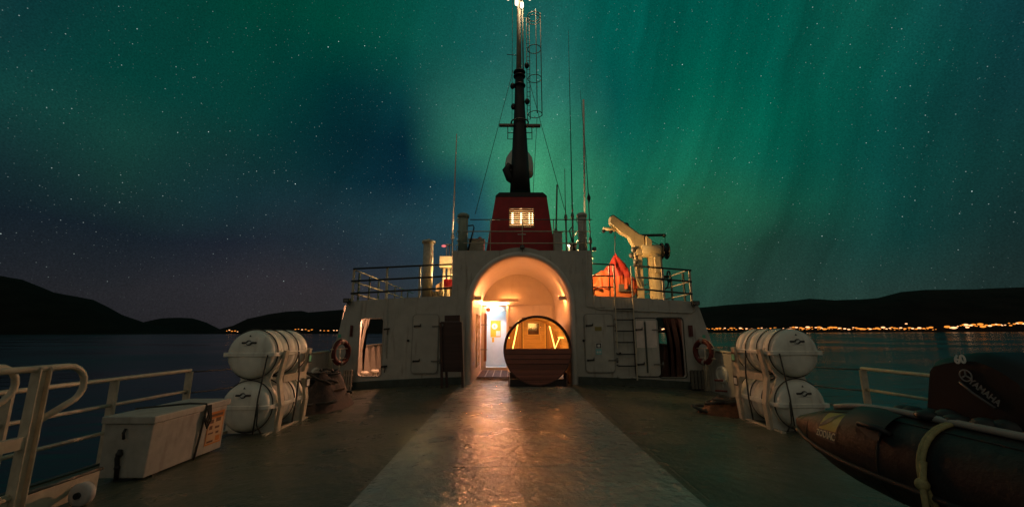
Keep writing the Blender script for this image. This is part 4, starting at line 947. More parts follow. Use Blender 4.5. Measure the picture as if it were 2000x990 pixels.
orange_net = pm('rusty net', (.20, .075, .03), .8, var=.5, scale=10, bump=.5, bscale=40)
c1 = on_deck(622, 800)
hp = heap('rope_heap', (c1.x, c1.y+.2), (.62, .85), .72, 3, (brown_tarp, darkrope), 'dark heap of tarpaulin and rope beside the left raft rack', 'rope heap')
mb = MB()
for k, (px, py, l_) in enumerate(((640, 775, .3), (650, 790, .22), (612, 775, .25), (655, 765, .25))):
    p = at(px, py, c1.y-.05*k+.05); mb.bar((p.x-l_/2, p.y, p.z), (p.x+l_/2, p.y+.15, p.z+.05), .12, .04)
mb.build('wood_scrap', pm('brown scrap', (.15, .07, .035), .6), hp)
c2 = on_deck(1418, 808)
hp2 = heap('tarpaulin_heap', (c2.x+.1, c2.y), (.72, .40), .27, 9, (orange_net, darkrope), 'rust brown crumpled tarpaulin on deck beside the right raft rack', 'tarpaulin', 12)
c3 = on_deck(1440, 775)
wn_ = thing('mooring_winch', (c3.x+.15, c3.y+.3, cam_z(c3.x)), 'dark mooring winch with red bars behind the right tarpaulin heap', 'winch')
zz = cam_z(c3.x)
mb = MB(); mb.lathe([(.26, -.22), (.26, -.18), (.13, -.17), (.13, .17), (.26, .18), (.26, .22)], (c3.x+.15, c3.y+.3, zz+.36), 'x', 24); mb.build('drum', black, wn_)
mb = MB(); mb.tube([(c3.x-.5, c3.y+.15, zz+.42), (c3.x+.5, c3.y+.2, zz+.36)], .025, 8); mb.tube([(c3.x-.55, c3.y+.05, zz+.16), (c3.x+.5, c3.y+.1, zz+.10)], .025, 8); mb.build('red_bar', pm('dull red', (.20, .035, .025), .5), wn_)
mb = MB(); mb.lathe([(.05, 0), (.05, .1), (.2, .12), (.2, .15)], (c3.x-.05, c3.y+.1, zz+.3), 'y', 20); mb.tube([(c3.x-.05+.2*math.cos(j*.3), c3.y+.05, zz+.42+.2*math.sin(j*.3)) for j in range(21)], .02, 7, closed=True); mb.build('hand_wheel', grp, wn_)
mb = MB(); mb.box((c3.x-.15, c3.y+.1, zz), (c3.x-.09, c3.y+.5, zz+.4)); mb.box((c3.x+.39, c3.y+.1, zz), (c3.x+.45, c3.y+.5, zz+.4)); mb.build('stand', black, wn_)

# ------------------------------------------------------------------ inflatable boat and outboard
TX, TY, TZ, TR = 2.68, 3.98, .66, .285
boat = thing('inflatable_boat', (3.35, 2.6, cam_z(3.3)), 'black inflatable boat with a yellow Z emblem stowed before a black outboard motor', 'boat')
hyp = pm('tube fabric', (.013, .009, .010), .5, var=.45, scale=5, bump=.35, bscale=14, spec=.35)
def tube_axis(sx):
    pts, rs = [], []
    for y, r, dz in ((TY, .03, .03), (TY-.05, .065, .025), (TY-.18, .118, .015), (TY-.36, .182, .008), (TY-.56, .235, 0), (TY-.78, .27, 0), (TY-1.02, TR, 0), (TY-1.5, TR, 0), (TY-2.2, TR, 0), (TY-2.9, TR, .02), (TY-3.6, TR, .06)):
        pts.append((sx, y, TZ+dz)); rs.append(r)
    return pts, rs
for sx in (TX, 4.25):
    p_, r_ = tube_axis(sx); mb = MB(); mb.tube(p_, r_, 32); mb.build('buoyancy_tube', hyp, boat)
def on_tube(y, ang, off=.003):                    # ang 0 = facing port side, 90 = top
    p_, r_ = tube_axis(TX); r = TR
    for (a, ra), (b2, rb) in zip(zip(p_, r_), list(zip(p_, r_))[1:]):
        if b2[1] <= y <= a[1]: k = (a[1]-y)/(a[1]-b2[1]); r = ra+(rb-ra)*k
    a = math.radians(ang); return Vector((TX-(r+off)*math.cos(a), y, TZ+(r+off)*math.sin(a)))
mb = MB()
for y in (TY-.33, TY-1.12, TY-1.95): mb.tube([on_tube(y+.012*math.sin(k*.4), -60+6*k, .001) for k in range(36)], .005, 5)
mb.tube([on_tube(TY-.36-.1*k, 64, .001) for k in range(30)], .004, 5)
mb.build('glued_seam', rubber, boat)
# rub strake and hull
mb = MB(); mb.tube([on_tube(TY-.05-.12*k, -18, .004) for k in range(29)], .018, 8); mb.build('rub_strake', rubber, boat)
mb = MB(); mb.prism([(TX+.0, TZ-.20), (3.43, .12), (4.25, TZ-.2), (4.25, TZ-.12), (TX+.0, TZ-.12)], TY-.55, TY-3.6); mb.build('hull', pm('hull grey', (.035, .03, .03), .5), boat)
mb = MB(); mb.box((TX+.2, TY-.62, .3), (4.0, TY-.56, TZ+.22)); mb.build('transom', pm('transom grey', (.05, .045, .045), .5), boat)
mb = MB(); mb.box((2.9, TY-1.2, .05), (3.0, TY-.9, .36)); mb.box((3.8, TY-1.2, .05), (3.9, TY-.9, .36)); mb.box((2.5, TY-1.15, cam_z(3)), (4.3, TY-1.0, .14)); mb.build('cradle', black, boat)
# emblem
def wrapm(me, y0, a0, off): 
    p_ = lambda v: on_tube(y0-v.x, a0+math.degrees(v.y/.25), off+v.z)
    return p_
EY, EA = TY-.66, 33
def cell(x0, x1, z0, z1, n=6): 
    return [(x0+(x1-x0)*i/n, z0) for i in range(n)]+[(x1, z0+(z1-z0)*i/n) for i in range(n)]+[(x1+(x0-x1)*i/n, z1) for i in range(n)]+[(x0, z1+(z0-z1)*i/n) for i in range(n)]
def patch(mb, x0, x1, z0, z1, off, mi, shear=0, f=None):
    mb.grid(lambda u, v: on_tube(EY-(x0+(x1-x0)*u+shear*(z0+(z1-z0)*v)), EA+math.degrees((z0+(z1-z0)*v)/.23), off), 8, 8, mi)
mb = MB(); patch(mb, -.118, .118, -.115, .105, .003, 0, .12); mb.build('emblem_backing', logo_dark, boat)
mb = MB(); patch(mb, -.106, .106, -.045, .10, .006, 0, .12); em = mb.build('emblem', pm('emblem yellow', (.34, .32, .045), .5), boat)
mb = MB()                                        # dark swoosh that cuts the letter out of the yellow field
def sw(u, v):
    zz = -.048+.152*u; xc = -.13+1.68*(zz+.048); w = .034*math.sin(PI*min(1, max(0, u)))+.004
    x = max(-.105, min(.105, xc-.02+(v-.5)*2*w+.02*math.sin(u*6.28)))
    return on_tube(EY-(x+.12*zz), EA+math.degrees(zz/.23), .009)
mb.grid(sw, 16, 3, 0); mb.build('emblem_stroke', logo_dark, em)
mb = MB(); me = words('ZODIAC', .062, .002, .0015); mb.mesh(me, lambda v: on_tube(EY-(v.x-.012), EA+math.degrees((v.y-.078)/.23), .008+v.z)); mb.build('lettering', pm('lettering pale', (.62, .58, .42), .5), boat)
# ropes, pads, top rail
yS = TY-1.45
mb = MB()
for dy in (0, .02): mb.tube([(TX+(TR+.012)*math.cos(2*PI*j/40), yS+dy+.03*math.sin(2*PI*j/40), TZ+(TR+.012)*math.sin(2*PI*j/40)) for j in range(40)], .014, 7, closed=True)
mb.tube([on_tube(yS, 20, .015), on_tube(yS-.01, -5, .04), Vector((TX-TR-.05, yS-.02, TZ-.25)), Vector((TX-TR-.02, yS-.07, .05))], .016, 7); mb.ball(on_tube(yS, -4, .03), .035, 10, 8); mb.build('strap', pm('strap yellow', (.34, .29, .13), .7, var=.3, scale=30), boat)
mb = MB(); mb.tube([on_tube(TY-.50-.12*k, 84, .02) for k in range(26)], .022, 8); mb.build('top_rail', pm('rail grey', (.34, .32, .30), .4), boat)
mb = MB(); mb.grid(lambda u, v: on_tube(TY-.80-.36*u, 32+46*v+6*math.sin(u*5), .028+.012*math.sin(u*PI)*math.sin(v*PI)), 12, 8); mb.build('pad', rubber, boat)
mb = MB()
for k in range(9): random.seed(40+k); q = on_tube(TY-1.05-.07*k, 92+random.uniform(-8, 20), .03); mb.ball(q, (.05+.02*random.random(), .07, .03+.025*random.random()), 10, 7)
mb.build('folded_cover', rubber, boat)
for y in (TY-.95, TY-1.9): mb = MB(); mb.tube([on_tube(y, 40, .0), on_tube(y-.04, 40, .05), on_tube(y-.2, 40, .05), on_tube(y-.24, 40, 0)], .016, 6); mb.build('grab_handle', rubber, boat)

eng = thing('outboard_motor', (3.15, 2.75, .7), 'black outboard motor with pale lettering behind the inflatable tube', 'outboard motor')
cowl_m = pm('cowl paint', (.014, .013, .016), .48, var=.25, scale=6, spec=.3)
ex = 2.86; EYf = at(1828, 760, 3).x
# side profile in (y, z): y falls towards the viewer
Yf = ex*800/828*1.0/0.985+.0
def ep(px, py): 
    d = ray_dir(px, py); p = EYE+d*((ex+.10)/d.x); return (p.y, p.z)
prof_e = [ep(1824,812), ep(1829,735), ep(1831,712), ep(1839,701), ep(1860,695), ep(1885,690), ep(1910,687), ep(1935,688), ep(1962,697), ep(1992,710), ep(2030,732), ep(2065,765), ep(2085,810), ep(2080,870)]
cyy = sum(p[0] for p in prof_e)/len(prof_e); czz = .95
mb = MB(); W_ = .46; lay = []
for k in range(15):
    s_ = k/14; x = ex+W_*s_; q = abs(2*s_-1); ins = 1-.13*(max(0, q-.45)/.55)**2.2
    lay.append([(x, cyy+(y-cyy)*ins, czz+(z-czz)*ins) for y, z in prof_e])
n_ = len(prof_e)-1
mb.grid(lambda u, v: lay[round(v*14)][round(u*n_)], n_, 14)
mb.add(lay[0], [tuple(range(n_+1))], 0, False); mb.add(lay[14], [tuple(range(n_+1))], 0, False); mb.add([lay[k][i] for k in range(15) for i in (0, n_)], [(2*k, 2*k+1, 2*k+3, 2*k+2) for k in range(14)])
cw = mb.build('cowling', cowl_m, eng, .012)
def onface(px, py, off=.012):
    d = ray_dir(px, py); return EYE+d*((ex-off)/d.x)
p1, p2 = onface(1889, 738), onface(1954, 790)
dr_ = (p2-p1).normalized(); up_ = Vector((-1, 0, 0)).cross(dr_)
mb = MB(); me = words('YAMAHA', .1, .003, .002); wd = max(v.co.x for v in me.vertices)-min(v.co.x for v in me.vertices); kf = (p2-p1).length*.93/wd
for v in me.vertices: v.co.x *= kf; v.co.y *= kf*1.25
mb.mesh(me, frame(p1.lerp(p2, .54)+Vector((-.002, 0, 0)), dr_, up_))
mb.build('lettering', pm('lettering grey', (.24, .24, .24), .4), cw)
pc = onface(1886, 733)
mb = MB(); mb.tube([(pc.x, pc.y+.034*math.cos(2*PI*j/24), pc.z+.034*math.sin(2*PI*j/24)) for j in range(24)], .004, 5, closed=True)
for k in range(3): a = PI/2+k*2*PI/3; mb.bar(pc, (pc.x, pc.y+.032*math.cos(a), pc.z+.032*math.sin(a)), .008, .004, (1,0,0))
mb.build('roundel', pm('roundel grey', (.26, .26, .26), .4), cw)
mb = MB(); mb.tube([onface(1874, 745, .006), onface(1900, 767, .010), onface(1945, 797, .010)], .008, 6); mb.build('trim_line', pm('trim grey', (.10, .10, .10), .3), cw)
pt6 = onface(1879, 699, .0); mb = MB(); mb.mesh(words('60', .07, .003, .003), frame((ex-.016, pt6.y, pt6.z-.01), (0,-1,.12), (0,.12,1))); mb.build('lettering', logo_white, cw)
mb = MB(); mb.box((ex+.1, cyy-.3, .35), (ex+.36, cyy+.1, .86)); mb.prism([(cyy+.1, .5), (cyy+.42, .62), (cyy+.42, .74), (cyy+.1, .80)], ex+.14, ex+.32, 'yz'); mb.build('leg', rubber, eng, .03)

# ------------------------------------------------------------------ upper deck rails
def lamp_dark(): pass
darkrail = pm('dark handrail', (.022, .02, .018), .5, var=.2)
def upper_rail(side, label):
    Yr = Y_WALL+.06
    t_ = thing('upper_railing', at(690 if side < 0 else 1350, 585, Yr), label, 'railing')
    if side < 0: ends = [((690,525),(883,516)), ((686,549),(883,539)), ((685,573),(883,562))]
    else: ends = [((1237,519),(1350,528)), ((1244,541),(1351,550)), ((1245,564),(1352,574))]
    for a, b2 in ends:
        mb = MB(); mb.tube([at(*a, Yr), at(*b2, Yr)], .028, 8); mb.build('rail', darkrail, t_)
    posts = ([(692, 526, 586), (757, 522, 580), (821, 520, 577)] if side < 0 else [(1293, 523, 583), (1346, 527, 588)])
    for px, y0, y1 in posts:
        mb = MB(); a = at(px, y0, Yr+.03); b2 = Vector((a.x, a.y, camz2(a.x)-.02)); mb.bar(b2, a, .06, .05, (0,1,0)); mb.build('post', cream, t_)
    xs_ = at(692 if side < 0 else 1346, 540, Yr).x
    zt, zm, zl = at(690 if side < 0 else 1348, 527, Yr).z, 0, 0
    zd = camz2(xs_)
    for f_ in (1.0, .62, .24):
        mb = MB(); mb.tube([(xs_, Yr+.08, zd+(zt-zd)*f_), (xs_, 20.5, zd+(zt-zd)*f_)], .022, 8); mb.build('side_rail', cream, t_)
    for y in (13.1, 14.1, 15.1, 16.2, 17.3, 18.4, 19.5):
        mb = MB(); mb.bar((xs_, y, zd-.02), (xs_, y, zd+(zt-zd)*.95), .11, .03, (1,0,0)); mb.build('side_post', coam, t_)
upper_rail(-1, 'dark topped steel railing round the left upper deck'); upper_rail(1, 'dark topped steel railing round the right upper deck beside the crane')
# short gate rail between block and ladder on the right
Yr = Y_WALL+.06
t_ = thing('gate_railing', at(1160, 577, Yr), 'short black gate railing before the orange covered boat', 'railing')
for a, b2 in (((1157,515),(1199,517)), ((1158,538),(1199,539)), ((1159,561),(1200,561))):
    mb = MB(); mb.tube([at(*a, Yr), at(*b2, Yr)], .022, 8); mb.build('rail', darkrail, t_)
for px in (1189, 1199):
    mb = MB(); a = at(px, 516, Yr); mb.tube([(a.x, a.y, camz2(a.x)-.03), a], .02, 8); mb.build('post', darkrail, t_)
# top deck railing
Yt = Y_WALL+.12
t_ = thing('top_railing', at(1020, 488, Yt), 'thin steel railing across the top deck before the red funnel', 'railing')
lines = [(429, 918, 1156), (452, 905, 1154), (475, 905, 1150)]
for py, xa, xb in lines:
    mb = MB(); mb.tube([at(xa, py, Yt), at(xb, py, Yt)], .017, 8); mb.build('rail', cream if py > 430 else steel, t_)
for px in (958, 1020, 1081, 1144):
    mb = MB(); a = at(px, 430, Yt+.02); mb.tube([(a.x, a.y, top_z), a], .016, 8); mb.build('post', cream, t_)
for sx in (bx0+.12, bx1-.12):
    for f_ in (.35, .67, 1):
        mb = MB(); zz = top_z+(at(1000, 430, Yt).z-top_z)*f_; mb.tube([(sx, Yt, zz), (sx, yb-.1, zz)], .015, 6); mb.build('side_rail', cream, t_)

# ------------------------------------------------------------------ funnel and mast
FY0, FY1 = 13.9, 15.6; fz0 = top_z
fzt = at(1018, 376, FY0).z
fbx0, fbx1 = at(951, 470, FY0).x, at(1082, 470, FY0).x; ftx0, ftx1 = at(968, 383, FY0).x, at(1068, 383, FY0).x
k_ = (fz0-at(1000, 470, FY0).z)/(fzt-at(1000, 470, FY0).z)
fun = thing('funnel', ((fbx0+fbx1)/2, FY0+.8, fz0), 'red tapered funnel casing with a lit louvre under the mast', 'funnel')
zc = fzt-.17
fb0, fb1 = fbx0-.06, fbx1+.06
lou0, lou1 = at(995, 443, FY0), at(1042, 408, FY0)
def lerp(a, b, t): return a+(b-a)*t
def fx(z, s): t = (z-fz0)/(zc-fz0); return lerp(fb0, ftx0, t) if s < 0 else lerp(fb1, ftx1, t)
outl = [(fx(fz0, -1), fz0), (fx(fz0, 1), fz0), (fx(zc, 1), zc), (fx(zc, -1), zc)]
lh = [(lou0.x, lou0.z), (lou1.x, lou0.z), (lou1.x, lou1.z), (lou0.x, lou1.z)]
mb = MB(); mb.mesh(flat(outl, [lh], .03), upright(FY0+.015)); mb.build('front_plate', red, fun)
mb = MB()
for s in (-1, 1):
    mb.add([(fx(fz0, s), FY0+.004, fz0), (fx(fz0, s)+s*.12, FY1, fz0), (fx(zc, s)+s*.02, FY1, zc), (fx(zc, s), FY0+.004, zc)], [(0, 1, 2, 3)], 0)
mb.add([(fx(fz0, -1)-.12, FY1, fz0), (fx(fz0, 1)+.12, FY1, fz0), (fx(zc, 1)+.02, FY1, zc), (fx(zc, -1)-.02, FY1, zc)], [(0, 1, 2, 3)], 0)
mb.build('side_plate', red, fun)
mb = MB(); ch = .13; mb.prism([(ftx0-.01, zc+.002), (ftx1+.01, zc+.002), (ftx1-.01, zc+.06), (ftx1-.14, fzt), (ftx0+.14, fzt), (ftx0+.01, zc+.06)], FY0-.01, FY1+.02); mb.build('cap', black, fun)
mb = MB(); nsl = 9
for k in range(nsl): z = lou0.z+(lou1.z-lou0.z)*(k+.5)/nsl; mb.bar((lou0.x, FY0+.02, z), (lou1.x, FY0+.02, z), .05, .012, (0, .6, 1))
for x in (lou0.x-.02, lou1.x+.001): mb.box((x, FY0-.02, lou0.z-.03), (x+.02, FY0-.001, lou1.z+.03))
mb.box((lou0.x, FY0-.02, lou0.z-.03), (lou1.x, FY0-.001, lou0.z-.002)); mb.box((lou0.x, FY0-.02, lou1.z+.002), (lou1.x, FY0-.001, lou1.z+.03))
mb.build('louvre', pm('louvre paint', (.45, .30, .16), .4), fun)
mb = MB(); mb.box((lou0.x-.05, FY0+.55, lou0.z-.3), (lou1.x+.05, FY0+.58, lou1.z+.1)); mb.build('lit_backing', pm('pale inner plate', (.6, .5, .35), .5), fun)
mb = MB()
for px in (1001, 1018, 1034, 1040): 
    a = at(px, 432, FY0+.4); mb.tube([(a.x, FY0+.4, lou0.z+.2), (a.x, FY0+.4, lou1.z-.04)], .03 if px < 1030 else .018, 8)
mb.build('inner_lamp', emitter('engine room lamps', (1, .66, .32), 13), fun)
lamp('funnel_glow', ((lou0.x+lou1.x)/2, FY0+.3, lou1.z-.06), 3, (1, .62, .28), .05, fun)
mb = MB(); p = at(1019, 458, FY0); mb.box((p.x-.14, FY0-.02, p.z-.01), (p.x+.14, FY0-.004, p.z+.015)); mb.build('handle_bar', grp, fun)

MY = 14.9
mast = thing('mast', (at(1016, 372, MY).x, MY, fzt), 'tall black tapering mast with yard, radome and floodlights rising from the funnel', 'mast')
mp_ = lambda px, py, y=MY: at(px, py, y)
mb = MB()
prof_m = [(1016, 378, 20.5), (1015, 330, 17.5), (1015, 270, 14), (1015.5, 200, 10), (1016, 150, 8.5)]
pts = [mp_(a, b_) for a, b_, c in prof_m]
ax_x = pts[0].x
rad = []
for (a, b_, c), p in zip(prof_m, pts): q = mp_(a+c, b_); rad.append(q.x-p.x)
mb.tube([(ax_x, MY, p.z) for p in pts], rad, 20); mb.build('column', black, mast)
mb = MB(); mb.tube([(ax_x-.02, MY, pts[-1].z), (ax_x-.01, MY, mp_(1016, 60).z), (ax_x, MY, mp_(1016, -40).z)], [.12, .09, .075], 12); mb.tube([(ax_x+.16, MY+.05, pts[-1].z), (ax_x+.14, MY+.05, mp_(1016, -30).z)], .03, 8); mb.build('topmast', pm('mast paint', (.42, .36, .28), .5, rust=.3), mast)
for py in (142, 150, 168): mb = MB(); mb.lathe([(.22, -.05), (.25, 0), (.22, .05)], (ax_x, MY, mp_(1016, py).z), 'z', 16); mb.build('collar', black, mast)
for py, dx in ((130, .3), (200, .3), (170, -.28), (210, -.25)): mb = MB(); mb.ball((ax_x+dx, MY-.05, mp_(1016, py).z), (.1, .1, .13), 10, 8); mb.build('mast_lamp', black, mast)
zy = mp_(1016, 249).z
mb = MB(); mb.box((mp_(975, 249).x, MY-.22, zy-.03), (mp_(1003, 249).x, MY-.06, zy+.04)); mb.box((mp_(1027, 249).x, MY-.22, zy-.05), (mp_(1055, 249).x, MY-.06, zy+.03)); mb.build('yard', pm('yard paint', (.34, .24, .18), .5), mast)
mb = MB(); mb.tube([(ax_x+.34*math.cos(2*PI*k/28), MY+.34*math.sin(2*PI*k/28), mp_(1016, 240).z) for k in range(28)], .03, 7, closed=True)
for sx in (-1, 1):
    xa, xb = ax_x+sx*.25, ax_x+sx*.47
    mb.tube([(xa, MY-.1, zy), (xb, MY-.1, zy), (xb, MY-.1, zy-.55), (xa, MY-.1, zy-.55)], .018, 6); mb.tube([(xa, MY-.1, zy-.28), (xb, MY-.1, zy-.28)], .018, 6)
mb.build('step_frame', steel, mast)
# radome behind the column
rc = mp_(1015, 315, MY+.6); rz0, rz1 = mp_(1015, 342, MY+.6).z, mp_(1015, 288, MY+.6).z; rrd = .57
mb = MB(); mb.lathe([(.3, rz0-.06), (rrd*.96, rz0), (rrd, rz0+.06), (rrd, rz0+.5), (rrd*.93, rz0+.72), (rrd*.75, rz0+.9), (rrd*.4, rz1), (.01, rz1+.03)], (rc.x-.02, MY+.66, 0), 'z', 28); mb.build('radome', grp, mast)
mb = MB(); h0, h1 = mp_(996, 350, MY-.1), mp_(996, 322, MY-.1); mb.tube([h1, mp_(989, 332, MY-.1), h0, mp_(1000, 358, MY-.1)], [.12, .16, .15, .05], 12); mb.build('horn', black, mast)
# caged ladder
lx = mp_(1029, 140).x; lz0, lz1 = mp_(1029, 233).z, mp_(1029, 35).z
mb = MB()
for dx in (0, .12): mb.tube([(lx+dx, MY+.02, lz0), (lx+dx, MY+.02, lz1)], .016, 6)
for k in range(24): z = lz0+(lz1-lz0)*k/23; mb.tube([(lx, MY+.02, z), (lx+.12, MY+.02, z)], .011, 5)
mb.build('ladder', pm('ladder galvanised', (.30, .29, .26), .45), mast)
mb = MB(); cxr = lx+.30
for py in (40, 46, 103, 160, 229): z = mp_(1042, py).z; mb.tube([(cxr+.27*math.cos(2*PI*k/24), MY-.2+.27*math.sin(2*PI*k/24), z) for k in range(24)], .016, 6, closed=True)
for a in (-1.35, -.25): mb.tube([(cxr+.27*math.cos(a), MY-.2+.27*math.sin(a), lz0), (cxr+.27*math.cos(a), MY-.2+.27*math.sin(a), lz1)], .018, 6)
mb.build('ladder_cage', pm('cage galvanised', (.24, .22, .18), .5), mast)
# floodlights at the head
zh = mp_(1016, 8).z
for dx, py in ((-.1, 10), (.12, 15), (-.45, 0), (.45, 0)):
    z = mp_(1016, py).z; mb = MB(); mb.lathe([(.045, -.12), (.07, -.08), (.07, .1), (.04, .12)], (ax_x+dx, MY-.12, z), 'z', 12); mb.build('floodlight', emitter('mast lamp', (1, .80, .55), 3 if abs(dx) < .2 else 1.5), mast)
mb = MB(); mb.tube([(ax_x-.5, MY-.05, mp_(1016, -8).z), (ax_x+.5, MY-.05, mp_(1016, -8).z)], .03, 6); mb.tube([(mp_(990, 107).x, MY, mp_(990, 107).z), (ax_x, MY, mp_(1010, 109).z)], .015, 6); mb.build('spreader', steel, mast)
lamp('masthead_glow', (ax_x+.35, MY-.5, zh-.1), 55, (1, .74, .45), .05, mast)
# stays
mb = MB()
for a, b_, ya, yb_ in (((1002, 138), (928, 418), MY, 13.2), ((1034, 160), (1103, 410), MY, 13.4), ((1001, 0), (1000, 255), MY, MY), ((1049, 230), (1040, 400), MY, MY)):
    mb.tube([at(*a, ya), at(*b_, yb_)], .010, 5)
mb.build('stay_wire', darkrope, mast)

# ------------------------------------------------------------------ antennas and top deck gear
def whip(pts, Y, rads, mat, label, base=None):
    P_ = [at(px, py, Y) for px, py in pts]
    t_ = thing('whip_antenna', P_[-1], label, 'antenna', 'whip antennas on the top deck')
    mb = MB(); mb.tube(P_, rads, 6); mb.build('rod', mat, t_)
    mb = MB(); b_ = P_[-1]; zb_ = top_z if bx0 < b_.x < bx1 else camz2(b_.x)
    mb.tube([b_, (b_.x, Y, zb_)], .03, 8); mb.lathe([(.05, -.1), (.06, 0), (.04, .1)], (b_.x, Y, b_.z), 'z', 10); mb.build('mount', steel, t_)
    return t_
paleant = pm('antenna white', (.82, .76, .64), .5)
whip([(892, 262), (889, 340), (884, 462)], 15.3, [.02, .028, .034], paleant, 'pale slim whip antenna left of the top deck')
whip([(1110, 60), (1114, 240), (1118, 422)], 13.3, [.006, .013, .024], black, 'tallest black whip antenna right of the mast')
whip([(1139.5, 195), (1141, 310), (1142, 430)], 15.0, [.04, .038, .03], paleant, 'thick pale rod antenna on the right of the top deck')
whip([(1133, 175), (1144, 300), (1149, 380), (1153, 470)], 13.0, [.005, .010, .014, .02], black, 'black whip antenna with a bulb insulator at the right corner')
mb = MB(); p = at(1150, 387, 13.0); mb.lathe([(.012, -.18), (.06, -.02), (.06, .03), (.012, .16)], (p.x, 13.0, p.z), 'z', 12); tmp = bpy.data.objects['whip_antenna.003']; mb.build('insulator', black, tmp)
whip([(1103, 330), (1104, 400), (1105, 425)], 13.6, [.01, .014, .02], steel, 'short thin whip antenna right of the funnel')
whip([(1088, 361), (1087, 410), (1086, 452)], 13.6, [.028, .028, .028], steel, 'short stout pole antenna beside the red funnel')
def vent(px, w, pt_, label, mat, Y=12.95):
    a, b_ = at(px-w, 470, Y), at(px+w, 470, Y); r = (b_.x-a.x)/2; x = (a.x+b_.x)/2; z1 = at(px, pt_, Y).z
    t_ = thing('ventilator', (x, Y, top_z), label, 'ventilator', 'ventilators on the top deck')
    mb = MB(); mb.lathe([(r, top_z), (r, z1-.12)], (x, Y, 0), 'z', 20); mb.build('pipe', mat, t_)
    mb = MB(); mb.lathe([(r, z1-.118), (r*1.22, z1-.11), (r*1.25, z1-.03), (r*.9, z1+.02), (.02, z1+.05)], (x, Y, 0), 'z', 20); mb.build('cap', mat, t_)
    mb = MB()
    for f_ in (.95, .55, .18): z = top_z+(z1-top_z-.15)*f_; mb.tube([(x-r*.95, Y-.03, z+.06), (x-r*1.45, Y-.03, z+.03), (x-r*1.15, Y-.03, z-.08), (x-r*.95, Y-.03, z-.1)], .012, 5)
    mb.build('step', cream, t_)
vent(904, 9.5, 419, 'grey green capped ventilator at the left corner of the top deck', ventgreen)
vent(1138, 8.5, 418, 'pale grey capped ventilator at the right corner of the top deck', white)
def crate(name, px0, px1, py0, Y, mat, label, cat, d=.5):
    a, b_ = at(px0, 480, Y), at(px1, py0, Y); z1 = b_.z
    t_ = thing(name, ((a.x+b_.x)/2, Y, top_z), label, cat)
    mb = MB(); mb.box((a.x, Y, top_z), (b_.x, Y+d, z1-.04)); mb.build('body', mat, t_, .015)
    mb = MB(); mb.box((a.x-.02, Y-.02, z1-.038), (b_.x+.02, Y+d+.02, z1)); mb.build('lid', mat, t_, .01)
crate('locker', 915, 945, 466, 13.6, cream, 'cream locker on the top deck left of the funnel', 'locker')
crate('locker', 1083, 1098, 452, 13.5, white, 'tall grey locker on the top deck right of the funnel', 'locker')
crate('locker', 1113, 1126, 475, 13.4, cream, 'small cream locker by the right ventilator', 'locker', .3)
for pxs, lb in (((912, 488, 926, 445, 918, 440), 'black bent handrail of the stair left of the funnel'), ((1124, 488, 1112, 450, 1122, 441), 'black bent handrail of the stair right of the funnel')):
    t_ = thing('stair_handrail', at(pxs[0], 488, 13.0), lb, 'handrail')
    for y in (13.0, 13.45):
        a = at(pxs[0], 488, y); a.z = top_z; mb = MB(); mb.tube([a, at(pxs[2], pxs[3], y), at((pxs[2]+pxs[4])/2+2, pxs[5], y), at(pxs[4]-4, pxs[5]+1, y)], .022, 8); mb.build('bar', black, t_)
lc = lamp('top_deck_glow', (at(940, 460, 14).x-.1, 14.6, top_z+.75), 120, (1, .70, .36), .05)
tl = thing('top_deck_lamp', (lc.location.x, 14.6, top_z), 'small post lamp on the top deck left of the funnel', 'lamp')
mb = MB(); mb.tube([(lc.location.x, 14.75, top_z), (lc.location.x, 14.75, top_z+.85), (lc.location.x, 14.6, top_z+.88)], .025, 8); mb.lathe([(.08, .82), (.05, .9)], (lc.location.x, 14.6, top_z), 'z', 12); mb.build('post', steel, tl)
lc.parent = tl; lc.location = (0, 0, .75)

rx_ = at(1091, 470, 14.3).x
tr = thing('top_deck_lamp', (rx_, 14.3, top_z), 'small post lamp hidden behind the tall grey locker right of the funnel', 'lamp')
mb = MB(); mb.tube([(rx_, 14.42, top_z), (rx_, 14.42, top_z+.7), (rx_, 14.3, top_z+.73)], .025, 8); mb.lathe([(.08, .68), (.05, .75)], (rx_, 14.3, top_z), 'z', 12); mb.build('post', steel, tr)
lamp('top_deck_glow', (rx_, 14.3, top_z+.6), 170, (1, .72, .40), .05, tr)
# corner floodlights and small lamps (unlit)
def unlit(px, py, w, h, Y, label, arm):
    p = at(px, py, Y); k = Y/800
    t_ = thing('corner_floodlight', (p.x, Y, p.z), label, 'floodlight')
    mb = MB(); mb.box((p.x-w*k/2, Y-.12, p.z-h*k/2), (p.x+w*k/2, Y+.04, p.z+h*k/2)); hs = mb.build('housing', black, t_, .01)
    mb = MB(); mb.box((p.x-w*k*.36, Y-.126, p.z-h*k*.33), (p.x+w*k*.36, Y-.121, p.z+h*k*.33)); mb.build('lens', pm('lens', (.12, .12, .11), .15), t_)
    mb = MB(); mb.tube([(p.x, Y, p.z-h*k/2), at(px+arm, py+9, Y), at(px+arm*2, py+2, Y)], .01, 5); mb.build('cable', black, t_)
unlit(679, 587, 12, 8, Y_WALL-.1, 'black floodlight at the left shoulder of the deckhouse', 4)
unlit(1357, 592, 13, 8, Y_WALL-.1, 'black floodlight at the right shoulder of the deckhouse', -3)
unlit(1020, 483, 9, 7, Y_WALL-.08, 'small black floodlight over the crown of the arch', 0)
unlit(1160, 487, 7, 7, Y_WALL+.05, 'small black floodlight at the top right corner of the block', -2)

